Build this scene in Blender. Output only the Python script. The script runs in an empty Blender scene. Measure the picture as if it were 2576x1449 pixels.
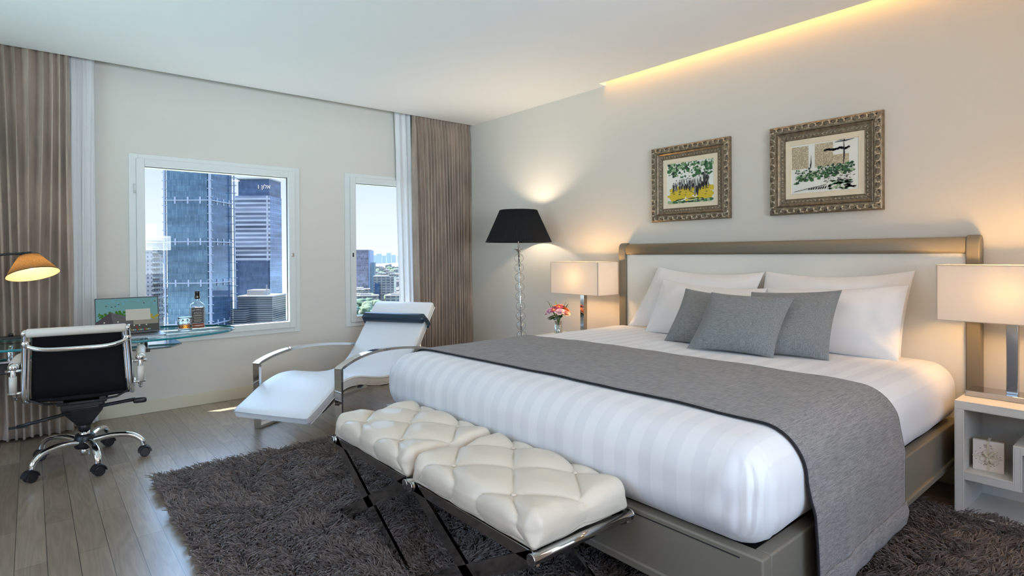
import bpy, bmesh, math, random
import numpy as np
from mathutils import Vector, Matrix, noise, Euler
sc = bpy.context.scene
COL = sc.collection
R = math.radians
PI = math.pi

# ------------------------------------------------------------------ camera, exposure, world, sun, large lights
_yaw, _pit, _rol = 0.69922, 0.0065669, 0.0062222
_F = Vector((math.sin(_yaw)*math.cos(_pit), math.cos(_yaw)*math.cos(_pit), -math.sin(_pit)))
_ri = Vector((math.cos(_yaw), -math.sin(_yaw), 0)); _dn = _F.cross(_ri)
_rr = _ri*math.cos(_rol)+_dn*math.sin(_rol); _dd = -_ri*math.sin(_rol)+_dn*math.cos(_rol)
cam_d = bpy.data.cameras.new('camera'); cam = bpy.data.objects.new('camera', cam_d); COL.objects.link(cam)
M = Matrix((( _rr.x, -_dd.x, -_F.x, 0), (_rr.y, -_dd.y, -_F.y, 0), (_rr.z, -_dd.z, -_F.z, 1.25), (0, 0, 0, 1)))
cam.matrix_world = M
cam_d.sensor_width = 36; cam_d.lens = 36*1440.56/2576
cam_d.shift_x = 0; cam_d.shift_y = (649.446-724.5)/2576
cam_d.clip_start = 0.05; cam_d.clip_end = 20000
sc.camera = cam
sc.view_settings.view_transform = 'Standard'; sc.view_settings.look = 'None'
sc.view_settings.gamma = 1; sc.view_settings.use_curve_mapping = False
sc.view_settings.exposure = 0.0
sc.cycles.max_bounces = 10; sc.cycles.diffuse_bounces = 5; sc.cycles.glossy_bounces = 5
sc.cycles.transparent_max_bounces = 24; sc.cycles.caustics_reflective = False; sc.cycles.caustics_refractive = False
sc.cycles.sample_clamp_indirect = 6

def c255(r, g, b, a=1):
    f = lambda v: (v/255/12.92) if v/255 <= .04045 else ((v/255+.055)/1.055)**2.4
    return (f(r), f(g), f(b), a)

w = bpy.data.worlds.new('sky'); sc.world = w; w.use_nodes = True
nt = w.node_tree; nt.nodes.clear()
tc = nt.nodes.new('ShaderNodeTexCoord'); sep = nt.nodes.new('ShaderNodeSeparateXYZ')
rp = nt.nodes.new('ShaderNodeValToRGB'); bg = nt.nodes.new('ShaderNodeBackground'); ow = nt.nodes.new('ShaderNodeOutputWorld')
nt.links.new(tc.outputs['Generated'], sep.inputs[0]); nt.links.new(sep.outputs['Z'], rp.inputs[0])
nt.links.new(rp.outputs[0], bg.inputs[0]); nt.links.new(bg.outputs[0], ow.inputs[0])
rp.color_ramp.elements[0].position = 0.0; rp.color_ramp.elements[0].color = (.42, .44, .45, 1)
rp.color_ramp.elements[1].position = 0.8; rp.color_ramp.elements[1].color = (1.2, 2.0, 3.3, 1)
for _p, _c in ((.08, (.36, .41, .46, 1)), (.17, (.27, .34, .44, 1)), (.30, (1.25, 1.95, 3.0, 1))):
    e = rp.color_ramp.elements.new(_p); e.color = _c
bg.inputs[1].default_value = 2.4

def light(name, kind, loc, energy, color=(1, 1, 1), **k):
    l = bpy.data.lights.new(name, kind); l.energy = energy; l.color = color
    o = bpy.data.objects.new(name, l); o.location = loc
    if 'target' in k:
        o.rotation_euler = (Vector(k.pop('target'))-Vector(loc)).to_track_quat('-Z', 'Y').to_euler()
    for a, v in k.items(): setattr(l, a, v)
    COL.objects.link(o); return o
sd = Vector((.30, -.235, -.64))
sun = light('sun', 'SUN', (0, 30, 40), 24.0, (1, .95, .88), angle=R(.6))
sun.rotation_euler = sd.to_track_quat('-Z', 'Y').to_euler()
# added fill lights out of view: two cool uplights for ceiling and walls, one overhead
light('added_fill_side', 'AREA', (-2.35, 3.0, .9), 14, (.46, .90, 1.0), shape='RECTANGLE', size=1.5, size_y=1.0, target=(.4, 3.6, 2.75), spread=R(75))
light('added_fill_rear', 'AREA', (.8, -2.0, 1.4), 43, (.72, .88, 1.0), shape='RECTANGLE', size=2.4, size_y=1.0, target=(1.9, 3.6, 2.7), spread=R(72))
light('room_fill', 'AREA', (-.6, -1.2, 2.66), 40, (1, .79, .74), shape='RECTANGLE', size=1.6, size_y=1.6, target=(-.6, -1.2, 0))
for _n, (_x, _y, _e) in enumerate(((3.0, -.9, 7.5), (3.0, .5, 2.5))):
    light('added_warm_fill', 'AREA', (_x, _y, 2.68), _e, (1, .65, .36), shape='DISK', size=.16, target=(_x, _y, 0))  # added unseen lights that warm the right wall, no fitting behind them
for _px, _w in ((1.26, 1.12), (2.9, .7)):
    po = light('window_portal', 'AREA', (_px, 5.42, 1.3), 1, shape='RECTANGLE', size=_w, size_y=1.34, target=(_px, 0, 1.3))
    po.data.cycles.is_portal = True

# ------------------------------------------------------------------ materials
def mk(name):
    m = bpy.data.materials.new(name); m.use_nodes = True
    b = m.node_tree.nodes['Principled BSDF']; return m, m.node_tree, b
def sock(b, n): return b.inputs[n]
def mat(name, col, rough=.5, metal=0., spec=.5, bump=0, bscale=100, var=0, vscale=8, coat=0, sheen=0, trans=0, ior=1.45, detail=3, stretch=(1, 1, 1), col2=None):
    m, t, b = mk(name)
    b.inputs['Base Color'].default_value = col; b.inputs['Roughness'].default_value = rough
    b.inputs['Metallic'].default_value = metal; b.inputs['Specular IOR Level'].default_value = spec
    b.inputs['Coat Weight'].default_value = coat; b.inputs['Sheen Weight'].default_value = sheen
    b.inputs['Transmission Weight'].default_value = trans; b.inputs['IOR'].default_value = ior
    if bump or var:
        co = t.nodes.new('ShaderNodeTexCoord'); mp = t.nodes.new('ShaderNodeMapping'); mp.inputs['Scale'].default_value = stretch
        t.links.new(co.outputs['Object'], mp.inputs[0])
    if bump:
        n = t.nodes.new('ShaderNodeTexNoise'); n.inputs['Scale'].default_value = bscale; n.inputs['Detail'].default_value = detail
        t.links.new(mp.outputs[0], n.inputs[0])
        bp = t.nodes.new('ShaderNodeBump'); bp.inputs['Strength'].default_value = 1; bp.inputs['Distance'].default_value = bump
        t.links.new(n.outputs[0], bp.inputs['Height']); t.links.new(bp.outputs[0], b.inputs['Normal'])
    if var:
        n = t.nodes.new('ShaderNodeTexNoise'); n.inputs['Scale'].default_value = vscale; n.inputs['Detail'].default_value = 4
        t.links.new(mp.outputs[0], n.inputs[0])
        r = t.nodes.new('ShaderNodeValToRGB'); r.color_ramp.elements[0].position = .35; r.color_ramp.elements[1].position = .65
        c2 = col2 or tuple(min(1, v*(1+var)) for v in col[:3])+(1,)
        r.color_ramp.elements[0].color = tuple(v*(1-var) for v in col[:3])+(1,) if not col2 else col; r.color_ramp.elements[1].color = c2
        t.links.new(n.outputs[0], r.inputs[0]); t.links.new(r.outputs[0], b.inputs['Base Color'])
    return m
def emis(name, col, s):
    m = bpy.data.materials.new(name); m.use_nodes = True; t = m.node_tree; t.nodes.clear()
    e = t.nodes.new('ShaderNodeEmission'); e.inputs[0].default_value = col; e.inputs[1].default_value = s
    o = t.nodes.new('ShaderNodeOutputMaterial'); t.links.new(e.outputs[0], o.inputs[0]); return m
def thin_glass(name, tint, rough=0., blend=.5, boost=1., gl=(1, 1, 1, 1), base=.03):
    m = bpy.data.materials.new(name); m.use_nodes = True; t = m.node_tree; t.nodes.clear()
    tr = t.nodes.new('ShaderNodeBsdfTransparent'); tr.inputs[0].default_value = tint
    g = t.nodes.new('ShaderNodeBsdfGlossy'); g.inputs['Roughness'].default_value = rough; g.inputs[0].default_value = gl
    lw = t.nodes.new('ShaderNodeLayerWeight'); lw.inputs[0].default_value = blend
    ma = t.nodes.new('ShaderNodeMath'); ma.operation = 'MULTIPLY_ADD'; ma.inputs[1].default_value = boost; ma.inputs[2].default_value = base; ma.use_clamp = True
    mx = t.nodes.new('ShaderNodeMixShader'); o = t.nodes.new('ShaderNodeOutputMaterial')
    ge = t.nodes.new('ShaderNodeNewGeometry'); bf = t.nodes.new('ShaderNodeMath'); bf.operation = 'SUBTRACT'; bf.inputs[0].default_value = 1; t.links.new(ge.outputs['Backfacing'], bf.inputs[1])
    mm = t.nodes.new('ShaderNodeMath'); mm.operation = 'MULTIPLY'; t.links.new(ma.outputs[0], mm.inputs[0]); t.links.new(bf.outputs[0], mm.inputs[1])
    t.links.new(lw.outputs['Fresnel'], ma.inputs[0]); t.links.new(mm.outputs[0], mx.inputs[0])
    t.links.new(tr.outputs[0], mx.inputs[1]); t.links.new(g.outputs[0], mx.inputs[2]); t.links.new(mx.outputs[0], o.inputs[0]); return m
def translucent(name, col, tcol, mix, trp=0., rough=.9, bump=0, bscale=600):
    m = bpy.data.materials.new(name); m.use_nodes = True; t = m.node_tree; t.nodes.clear()
    d = t.nodes.new('ShaderNodeBsdfDiffuse'); d.inputs[0].default_value = col
    l = t.nodes.new('ShaderNodeBsdfTranslucent'); l.inputs[0].default_value = tcol
    a = t.nodes.new('ShaderNodeMixShader'); a.inputs[0].default_value = mix
    t.links.new(d.outputs[0], a.inputs[1]); t.links.new(l.outputs[0], a.inputs[2])
    o = t.nodes.new('ShaderNodeOutputMaterial'); last = a
    if trp:
        p = t.nodes.new('ShaderNodeBsdfTransparent'); b = t.nodes.new('ShaderNodeMixShader'); b.inputs[0].default_value = trp
        t.links.new(a.outputs[0], b.inputs[1]); t.links.new(p.outputs[0], b.inputs[2]); last = b
    t.links.new(last.outputs[0], o.inputs[0])
    if bump:
        co = t.nodes.new('ShaderNodeTexCoord'); n = t.nodes.new('ShaderNodeTexNoise'); n.inputs['Scale'].default_value = bscale
        mp = t.nodes.new('ShaderNodeMapping'); mp.inputs['Scale'].default_value = (1, 1, .12); t.links.new(co.outputs['Object'], mp.inputs[0]); t.links.new(mp.outputs[0], n.inputs[0])
        r = t.nodes.new('ShaderNodeValToRGB'); r.color_ramp.elements[0].color = tuple(v*.45 for v in tcol[:3])+(1,); r.color_ramp.elements[1].color = tuple(min(1, v*1.5) for v in tcol[:3])+(1,)
        r.color_ramp.elements[0].position = .35; r.color_ramp.elements[1].position = .65
        t.links.new(n.outputs[0], r.inputs[0]); t.links.new(r.outputs[0], l.inputs[0])
    return m

def floor_mat():
    m, t, b = mk('oak_plank_floor')
    co = t.nodes.new('ShaderNodeTexCoord'); s = t.nodes.new('ShaderNodeSeparateXYZ'); cb = t.nodes.new('ShaderNodeCombineXYZ')
    t.links.new(co.outputs['Object'], s.inputs[0]); t.links.new(s.outputs['Y'], cb.inputs[0])
    ad = t.nodes.new('ShaderNodeMath'); ad.operation = 'ADD'; ad.inputs[1].default_value = .061+10.3
    t.links.new(s.outputs['X'], ad.inputs[0]); t.links.new(ad.outputs[0], cb.inputs[1])
    br = t.nodes.new('ShaderNodeTexBrick'); br.offset = .37; br.offset_frequency = 2; br.squash = 1
    br.inputs['Scale'].default_value = 1; br.inputs['Brick Width'].default_value = 1.15; br.inputs['Row Height'].default_value = .103
    br.inputs['Mortar Size'].default_value = .0011; br.inputs['Mortar Smooth'].default_value = .2
    br.inputs['Color1'].default_value = c255(164, 146, 125); br.inputs['Color2'].default_value = c255(133, 115, 96); br.inputs['Mortar'].default_value = c255(48, 42, 38)
    t.links.new(cb.outputs[0], br.inputs[0])
    # grain: per-row shift so that grain differs between planks
    rw = t.nodes.new('ShaderNodeMath'); rw.operation = 'DIVIDE'; rw.inputs[1].default_value = .103; t.links.new(ad.outputs[0], rw.inputs[0])
    fl = t.nodes.new('ShaderNodeMath'); fl.operation = 'FLOOR'; t.links.new(rw.outputs[0], fl.inputs[0])
    g = t.nodes.new('ShaderNodeCombineXYZ')
    ml = t.nodes.new('ShaderNodeMath'); ml.operation = 'MULTIPLY_ADD'; ml.inputs[1].default_value = 3.71
    t.links.new(fl.outputs[0], ml.inputs[0]); t.links.new(s.outputs['Y'], ml.inputs[2])
    t.links.new(ml.outputs[0], g.inputs[0]); t.links.new(s.outputs['X'], g.inputs[1]); t.links.new(fl.outputs[0], g.inputs[2])
    mp = t.nodes.new('ShaderNodeMapping'); mp.inputs['Scale'].default_value = (.75, 7, 1); t.links.new(g.outputs[0], mp.inputs[0])
    n1 = t.nodes.new('ShaderNodeTexNoise'); n1.inputs['Scale'].default_value = 1.5; n1.inputs['Detail'].default_value = 1.5; t.links.new(mp.outputs[0], n1.inputs[0])
    m2 = t.nodes.new('ShaderNodeMath'); m2.operation = 'MULTIPLY'; m2.inputs[1].default_value = 75; t.links.new(n1.outputs[0], m2.inputs[0])
    sn = t.nodes.new('ShaderNodeMath'); sn.operation = 'SINE'; t.links.new(m2.outputs[0], sn.inputs[0])
    mp2 = t.nodes.new('ShaderNodeMapping'); mp2.inputs['Scale'].default_value = (6, 180, 1); t.links.new(g.outputs[0], mp2.inputs[0])
    n2 = t.nodes.new('ShaderNodeTexNoise'); n2.inputs['Scale'].default_value = 1; n2.inputs['Detail'].default_value = 3; t.links.new(mp2.outputs[0], n2.inputs[0])
    r = t.nodes.new('ShaderNodeMapRange'); r.inputs[1].default_value = -1; r.inputs[2].default_value = 1; r.inputs[3].default_value = .86; r.inputs[4].default_value = 1.04
    t.links.new(sn.outputs[0], r.inputs[0])
    r2 = t.nodes.new('ShaderNodeMapRange'); r2.inputs[1].default_value = .3; r2.inputs[2].default_value = .7; r2.inputs[3].default_value = .88; r2.inputs[4].default_value = 1.08
    t.links.new(n2.outputs[0], r2.inputs[0])
    mu = t.nodes.new('ShaderNodeMath'); mu.operation = 'MULTIPLY'; t.links.new(r.outputs[0], mu.inputs[0]); t.links.new(r2.outputs[0], mu.inputs[1])
    vm = t.nodes.new('ShaderNodeVectorMath'); vm.operation = 'SCALE'; t.links.new(br.outputs[0], vm.inputs[0]); t.links.new(mu.outputs[0], vm.inputs['Scale'])
    t.links.new(vm.outputs[0], b.inputs['Base Color'])
    b.inputs['Roughness'].default_value = .30; b.inputs['Specular IOR Level'].default_value = .75; b.inputs['Coat Weight'].default_value = .4; b.inputs['Coat Roughness'].default_value = .22
    bp = t.nodes.new('ShaderNodeBump'); bp.inputs['Distance'].default_value = .0004; bp.inputs['Strength'].default_value = .6
    t.links.new(mu.outputs[0], bp.inputs['Height']); t.links.new(bp.outputs[0], b.inputs['Normal'])
    return m
def linen_mat():
    m, t, b = mk('striped_white_sateen')
    co = t.nodes.new('ShaderNodeTexCoord'); s = t.nodes.new('ShaderNodeSeparateXYZ'); t.links.new(co.outputs['Object'], s.inputs[0])
    a = t.nodes.new('ShaderNodeMath'); a.operation = 'MULTIPLY'; a.inputs[1].default_value = 2*PI/.100; t.links.new(s.outputs['Y'], a.inputs[0])
    si = t.nodes.new('ShaderNodeMath'); si.operation = 'SINE'; t.links.new(a.outputs[0], si.inputs[0])
    mr = t.nodes.new('ShaderNodeMapRange'); mr.inputs[1].default_value = -.15; mr.inputs[2].default_value = .15; t.links.new(si.outputs[0], mr.inputs[0])
    mx = t.nodes.new('ShaderNodeMix'); mx.data_type = 'RGBA'; mx.inputs[6].default_value = (.695, .695, .715, 1); mx.inputs[7].default_value = (.745, .745, .755, 1)
    t.links.new(mr.outputs[0], mx.inputs[0]); t.links.new(mx.outputs[2], b.inputs['Base Color'])
    r = t.nodes.new('ShaderNodeMapRange'); r.inputs[3].default_value = .75; r.inputs[4].default_value = .55; t.links.new(mr.outputs[0], r.inputs[0]); t.links.new(r.outputs[0], b.inputs['Roughness'])
    n = t.nodes.new('ShaderNodeTexNoise'); n.inputs['Scale'].default_value = 7; n.inputs['Detail'].default_value = 5; t.links.new(co.outputs['Object'], n.inputs[0])
    bp = t.nodes.new('ShaderNodeBump'); bp.inputs['Distance'].default_value = .006; bp.inputs['Strength'].default_value = .5; t.links.new(n.outputs[0], bp.inputs['Height']); t.links.new(bp.outputs[0], b.inputs['Normal'])
    b.inputs['Sheen Weight'].default_value = .2
    return m
def weave_mat(name, c1, c2, sc1=(60, 900, 900), sc2=(900, 60, 900), rough=.9):
    m, t, b = mk(name)
    co = t.nodes.new('ShaderNodeTexCoord'); ns = []
    for s in (sc1, sc2):
        mp = t.nodes.new('ShaderNodeMapping'); mp.inputs['Scale'].default_value = s; t.links.new(co.outputs['Object'], mp.inputs[0])
        n = t.nodes.new('ShaderNodeTexNoise'); n.inputs['Scale'].default_value = 1; n.inputs['Detail'].default_value = 2; t.links.new(mp.outputs[0], n.inputs[0]); ns.append(n)
    a = t.nodes.new('ShaderNodeMath'); a.operation = 'ADD'; t.links.new(ns[0].outputs[0], a.inputs[0]); t.links.new(ns[1].outputs[0], a.inputs[1])
    r = t.nodes.new('ShaderNodeMapRange'); r.inputs[1].default_value = .75; r.inputs[2].default_value = 1.25; t.links.new(a.outputs[0], r.inputs[0])
    mx = t.nodes.new('ShaderNodeMix'); mx.data_type = 'RGBA'; mx.inputs[6].default_value = c1; mx.inputs[7].default_value = c2
    t.links.new(r.outputs[0], mx.inputs[0]); t.links.new(mx.outputs[2], b.inputs['Base Color'])
    bp = t.nodes.new('ShaderNodeBump'); bp.inputs['Distance'].default_value = .0006; t.links.new(r.outputs[0], bp.inputs['Height']); t.links.new(bp.outputs[0], b.inputs['Normal'])
    b.inputs['Roughness'].default_value = rough; b.inputs['Specular IOR Level'].default_value = .2; b.inputs['Sheen Weight'].default_value = .15
    return m
def facade_mat(name, glass, frame, cw, rh, mort, metal=.75, rough=.12, glass2=None, vert=None, lit=0.):
    # curtain wall: panels along the horizontal tangent (x+y) and z, in object coordinates
    m, t, b = mk(name)
    co = t.nodes.new('ShaderNodeTexCoord'); s = t.nodes.new('ShaderNodeSeparateXYZ'); t.links.new(co.outputs['Object'], s.inputs[0])
    a = t.nodes.new('ShaderNodeMath'); a.operation = 'ADD'; t.links.new(s.outputs['X'], a.inputs[0]); t.links.new(s.outputs['Y'], a.inputs[1])
    cb = t.nodes.new('ShaderNodeCombineXYZ'); t.links.new(a.outputs[0], cb.inputs[0]); t.links.new(s.outputs['Z'], cb.inputs[1])
    br = t.nodes.new('ShaderNodeTexBrick'); br.offset = 0; br.inputs['Scale'].default_value = 1
    br.inputs['Brick Width'].default_value = cw; br.inputs['Row Height'].default_value = rh; br.inputs['Mortar Size'].default_value = mort; br.inputs['Mortar Smooth'].default_value = 0
    br.inputs['Color1'].default_value = glass; br.inputs['Color2'].default_value = glass2 or tuple(min(1, v*1.5) for v in glass[:3])+(1,); br.inputs['Mortar'].default_value = frame
    t.links.new(cb.outputs[0], br.inputs[0]); 
    n = t.nodes.new('ShaderNodeTexNoise'); n.inputs['Scale'].default_value = .09; mp = t.nodes.new('ShaderNodeMapping'); mp.inputs['Scale'].default_value = (.35, .35, 2.2)
    t.links.new(co.outputs['Object'], mp.inputs[0]); t.links.new(mp.outputs[0], n.inputs[0]); n.inputs['Detail'].default_value = 6
    mr = t.nodes.new('ShaderNodeMapRange'); mr.inputs[1].default_value = .3; mr.inputs[2].default_value = .7; mr.inputs[3].default_value = .65; mr.inputs[4].default_value = 1.25; t.links.new(n.outputs[0], mr.inputs[0])
    vm = t.nodes.new('ShaderNodeVectorMath'); vm.operation = 'SCALE'; t.links.new(br.outputs[0], vm.inputs[0]); t.links.new(mr.outputs[0], vm.inputs['Scale'])
    t.links.new(vm.outputs[0], b.inputs['Base Color'])
    iv = t.nodes.new('ShaderNodeMath'); iv.operation = 'MULTIPLY_ADD'; iv.inputs[1].default_value = -metal; iv.inputs[2].default_value = metal
    t.links.new(br.outputs['Fac'], iv.inputs[0]); t.links.new(iv.outputs[0], b.inputs['Metallic'])
    b.inputs['Roughness'].default_value = rough
    return m

M_ = {}
M_['wall'] = mat('warm_white_wall_paint', (.66, .635, .585, 1), .75, bump=.0004, bscale=300, spec=.2)
M_['ceil'] = mat('ceiling_paint', (.86, .86, .855, 1), .8, spec=.1)
M_['base'] = mat('cream_baseboard_paint', (.66, .61, .47, 1), .5)
M_['frame'] = mat('window_frame_paint', (.69, .71, .70, 1), .4)
M_['gasket'] = mat('black_gasket', (.02, .02, .02, 1), .5)
M_['floor'] = floor_mat()
M_['pane'] = thin_glass('window_pane_glass', (.985, .995, 1, 1), boost=.5, blend=.3, base=0)
M_['curtain'] = mat('taupe_velvet', c255(166, 149, 135), .85, spec=.15, var=.22, vscale=9, bump=.001, bscale=220, sheen=.35, stretch=(1, 1, .25), col2=None)
M_['sheer'] = translucent('sheer_voile', (.93, .93, .94, 1), (.90, .92, .94, 1), .3, .05)
M_['chrome'] = mat('polished_chrome', (.78, .79, .80, 1), .05, 1.)
M_['dchrome'] = mat('polished_steel', (.50, .49, .48, 1), .09, 1.)
M_['black'] = mat('black_plastic', (.012, .012, .013, 1), .4)
M_['blackmesh'] = mat('black_mesh_fabric', (.006, .006, .008, 1), .8, spec=.2, bump=.0006, bscale=900)
M_['wleather'] = mat('white_leather', (.66, .62, .555, 1), .42, bump=.0006, bscale=500)
M_['pebble'] = mat('white_ostrich_leather', (.77, .78, .79, 1), .38, bump=.0022, bscale=140, detail=1)
M_['cleather'] = mat('cream_leather', (.645, .57, .465, 1), .36, bump=.0003, bscale=350)
M_['navy'] = mat('blue_black_leather', (.012, .028, .05, 1), .32, bump=.001, bscale=200)
M_['linen'] = linen_mat()
M_['pillow'] = mat('white_cotton', (.80, .79, .79, 1), .75, bump=.004, bscale=9, detail=5, spec=.25, sheen=.2)
M_['runner'] = weave_mat('grey_linen_runner', c255(98, 96, 97), c255(150, 146, 144), (16, 420, 420), (420, 16, 420))
M_['cushion'] = weave_mat('blue_grey_linen_cushion', c255(104, 109, 112), c255(150, 153, 154), (560, 22, 500), (560, 500, 22))
M_['hem'] = mat('black_piping', (.01, .01, .012, 1), .8)
M_['champ'] = mat('champagne_lacquered_wood', c255(122, 116, 103), .5, .1, bump=.0003, bscale=60, stretch=(1, .1, 1))
M_['upholst'] = mat('cream_headboard_leather', (.78, .77, .72, 1), .5, bump=.0003, bscale=300)
M_['shade'] = translucent('ivory_lamp_shade', (.86, .84, .82, 1), (.98, .95, .90, 1), .5)
M_['trim'] = mat('shade_trim', (.55, .45, .36, 1), .8)
M_['bshade'] = mat('black_pleated_fabric', (.008, .010, .013, 1), .75, spec=.25)
M_['ishade'] = mat('shade_lining', (.75, .62, .42, 1), .7)
M_['dshade'] = translucent('charcoal_shade_fabric', (.05, .047, .045, 1), (.30, .20, .09, 1), .45, bump=1, bscale=420)
_m = M_['dshade']; _t = _m.node_tree; _o = [n for n in _t.nodes if n.type == 'OUTPUT_MATERIAL'][0]; _src = _o.inputs[0].links[0].from_socket
_g = _t.nodes.new('ShaderNodeNewGeometry'); _d = _t.nodes.new('ShaderNodeBsdfDiffuse'); _d.inputs[0].default_value = (.72, .62, .46, 1); _x = _t.nodes.new('ShaderNodeMixShader')
_t.links.new(_g.outputs['Backfacing'], _x.inputs[0]); _t.links.new(_src, _x.inputs[1]); _t.links.new(_d.outputs[0], _x.inputs[2]); _t.links.new(_x.outputs[0], _o.inputs[0])
M_['bulb'] = emis('warm_bulb', (1, .68, .33, 1), 14)
M_['ball'] = thin_glass('clear_glass_ball', (.985, .99, 1, 1), 0, .75, 1.0, base=.03)
M_['sphere'] = thin_glass('blown_glass_sphere', (.97, .98, .99, 1), 0, .45, .8, base=.05)
_t = M_['sphere'].node_tree; _tr = [n for n in _t.nodes if n.type == 'BSDF_TRANSPARENT'][0]; _lw = _t.nodes.new('ShaderNodeLayerWeight'); _lw.inputs[0].default_value = .5
_rp = _t.nodes.new('ShaderNodeValToRGB'); _rp.color_ramp.elements[0].position = .5; _rp.color_ramp.elements[0].color = (.97, .98, .985, 1); _rp.color_ramp.elements[1].position = .93; _rp.color_ramp.elements[1].color = (.34, .38, .42, 1)
_t.links.new(_lw.outputs['Facing'], _rp.inputs[0]); _t.links.new(_rp.outputs[0], _tr.inputs[0])
M_['dglass'] = thin_glass('desk_glass', (.90, .965, .96, 1), 0, .55, 1.0, base=.04)
M_['smoke'] = thin_glass('smoked_glass', (.55, .62, .66, 1), .02, .65, 1.0, base=.2)
M_['teal'] = mat('teal_glass_edge', c255(20, 128, 140), .08, spec=.8, coat=.5)
M_['glass'] = mat('clear_glass', (.97, .98, .98, 1), 0.0, trans=1.0, ior=1.45)
M_['whisky'] = mat('amber_whisky', c255(214, 112, 16), .0, trans=1.0, ior=1.35)
M_['label'] = mat('black_paper_label', (.014, .010, .010, 1), .45)
M_['ink'] = mat('cream_print', (.62, .52, .42, 1), .6)
M_['alu'] = mat('grey_aluminium', (.22, .23, .25, 1), .35, .8)
M_['shag'] = None

# ------------------------------------------------------------------ mesh helpers
class MB:
    def __init__(s): s.v = []; s.f = []; s.m = []; s.sm = []
    def add(s, vs, fs, mi=0, smooth=False):
        o = len(s.v); s.v += [tuple(p) for p in vs]
        for f in fs: s.f.append(tuple(i+o for i in f)); s.m.append(mi); s.sm.append(smooth)
        return s
    def box(s, a, b, mi=0, M=None):
        x0, y0, z0 = [min(a[i], b[i]) for i in range(3)]; x1, y1, z1 = [max(a[i], b[i]) for i in range(3)]
        vs = [(x0,y0,z0),(x1,y0,z0),(x1,y1,z0),(x0,y1,z0),(x0,y0,z1),(x1,y0,z1),(x1,y1,z1),(x0,y1,z1)]
        if M is not None: vs = [M @ Vector(p) for p in vs]
        return s.add(vs, [(0,3,2,1),(4,5,6,7),(0,1,5,4),(1,2,6,5),(2,3,7,6),(3,0,4,7)], mi)
    def grid(s, fn, nu, nv, mi=0, smooth=True, cu=False, cv=False, flip=False):
        vs = [fn(i/nu, j/nv) for j in range(nv+(0 if cv else 1)) for i in range(nu+(0 if cu else 1))]
        W = nu if cu else nu+1; H = nv if cv else nv+1; fs = []
        for j in range(nv):
            for i in range(nu):
                q = (j*W+i, j*W+(i+1) % W, ((j+1) % H)*W+(i+1) % W, ((j+1) % H)*W+i)
                fs.append(q[::-1] if flip else q)
        return s.add(vs, fs, mi, smooth)
    def loft(s, rings, mi=0, smooth=True, caps=True, closed=False):
        n = len(rings[0]); vs = [p for r in rings for p in r]; fs = []; K = len(rings)
        for k in range(K if closed else K-1):
            for i in range(n):
                a = k*n+i; b = k*n+(i+1) % n; c = ((k+1) % K)*n+(i+1) % n; d = ((k+1) % K)*n+i; fs.append((a, b, c, d))
        s.add(vs, fs, mi, smooth); o = len(s.v)-len(vs)
        if caps and not closed:
            for f in (tuple(range(n))[::-1], tuple((K-1)*n+i for i in range(n))): s.f.append(tuple(i+o for i in f)); s.m.append(mi); s.sm.append(False)
        return s
    def tube(s, pts, r, n=10, mi=0, closed=False, sx=1., up=None, smooth=True):
        pts = [Vector(p) for p in pts]; K = len(pts); rings = []
        rr = r if hasattr(r, '__len__') else [r]*K
        N = None
        for k in range(K):
            a = pts[(k-1) % K] if (closed or k > 0) else pts[k]; b = pts[(k+1) % K] if (closed or k < K-1) else pts[k]
            T = (b-a); T = T.normalized() if T.length > 1e-9 else Vector((0, 0, 1))
            if up is not None: N = (Vector(up)-T*T.dot(Vector(up))).normalized()
            elif N is None: N = T.orthogonal().normalized()
            else: N = (N-T*N.dot(T)).normalized()
            B = T.cross(N)
            rings.append([pts[k]+(N*math.cos(2*PI*i/n)*sx+B*math.sin(2*PI*i/n))*rr[k] for i in range(n)])
        return s.loft(rings, mi, smooth, True, closed)
    def bar(s, pts, wd, th, up, mi=0, closed=False):
        # rectangular bar swept along pts; wd along `up x T` , th along up-perp
        pts = [Vector(p) for p in pts]; K = len(pts); rings = []; S = Vector(up).normalized()
        for k in range(K):
            a = pts[(k-1) % K] if (closed or k > 0) else pts[k]; b = pts[(k+1) % K] if (closed or k < K-1) else pts[k]
            t1 = (pts[k]-a).normalized() if (pts[k]-a).length > 1e-9 else None; t2 = (b-pts[k]).normalized() if (b-pts[k]).length > 1e-9 else None
            T = (b-a).normalized(); N = T.cross(S).normalized()
            sc_ = 1/max(.3, math.sqrt((1+t1.dot(t2))/2)) if t1 and t2 else 1
            rings.append([pts[k]+S*wd/2+N*th/2*sc_, pts[k]-S*wd/2+N*th/2*sc_, pts[k]-S*wd/2-N*th/2*sc_, pts[k]+S*wd/2-N*th/2*sc_])
        return s.loft(rings, mi, False, True, closed)
    def lathe(s, prof, n=32, c=(0, 0, 0), mi=0, mod=None, cap=False, M=None):
        rings = []
        for r, z in prof:
            ring = []
            for i in range(n):
                a = 2*PI*i/n; q = r*(mod(a, z) if mod else 1); p = Vector((c[0]+q*math.cos(a), c[1]+q*math.sin(a), c[2]+z))
                ring.append(M @ p if M is not None else p)
            rings.append(ring)
        return s.loft(rings, mi, True, cap)
    def cyl(s, a, b, r, n=20, mi=0): return s.tube([a, b], r, n, mi)
    def sphere(s, c, r, n=16, mi=0, sc3=(1, 1, 1)):
        pr = [(math.sin(PI*k/n), -math.cos(PI*k/n)) for k in range(n+1)]
        rings = [[(c[0]+r*sc3[0]*max(q, 1e-4)*math.cos(2*PI*i/(n*2)), c[1]+r*sc3[1]*max(q, 1e-4)*math.sin(2*PI*i/(n*2)), c[2]+r*sc3[2]*z) for i in range(n*2)] for q, z in pr]
        return s.loft(rings, mi, True, True)
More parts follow.
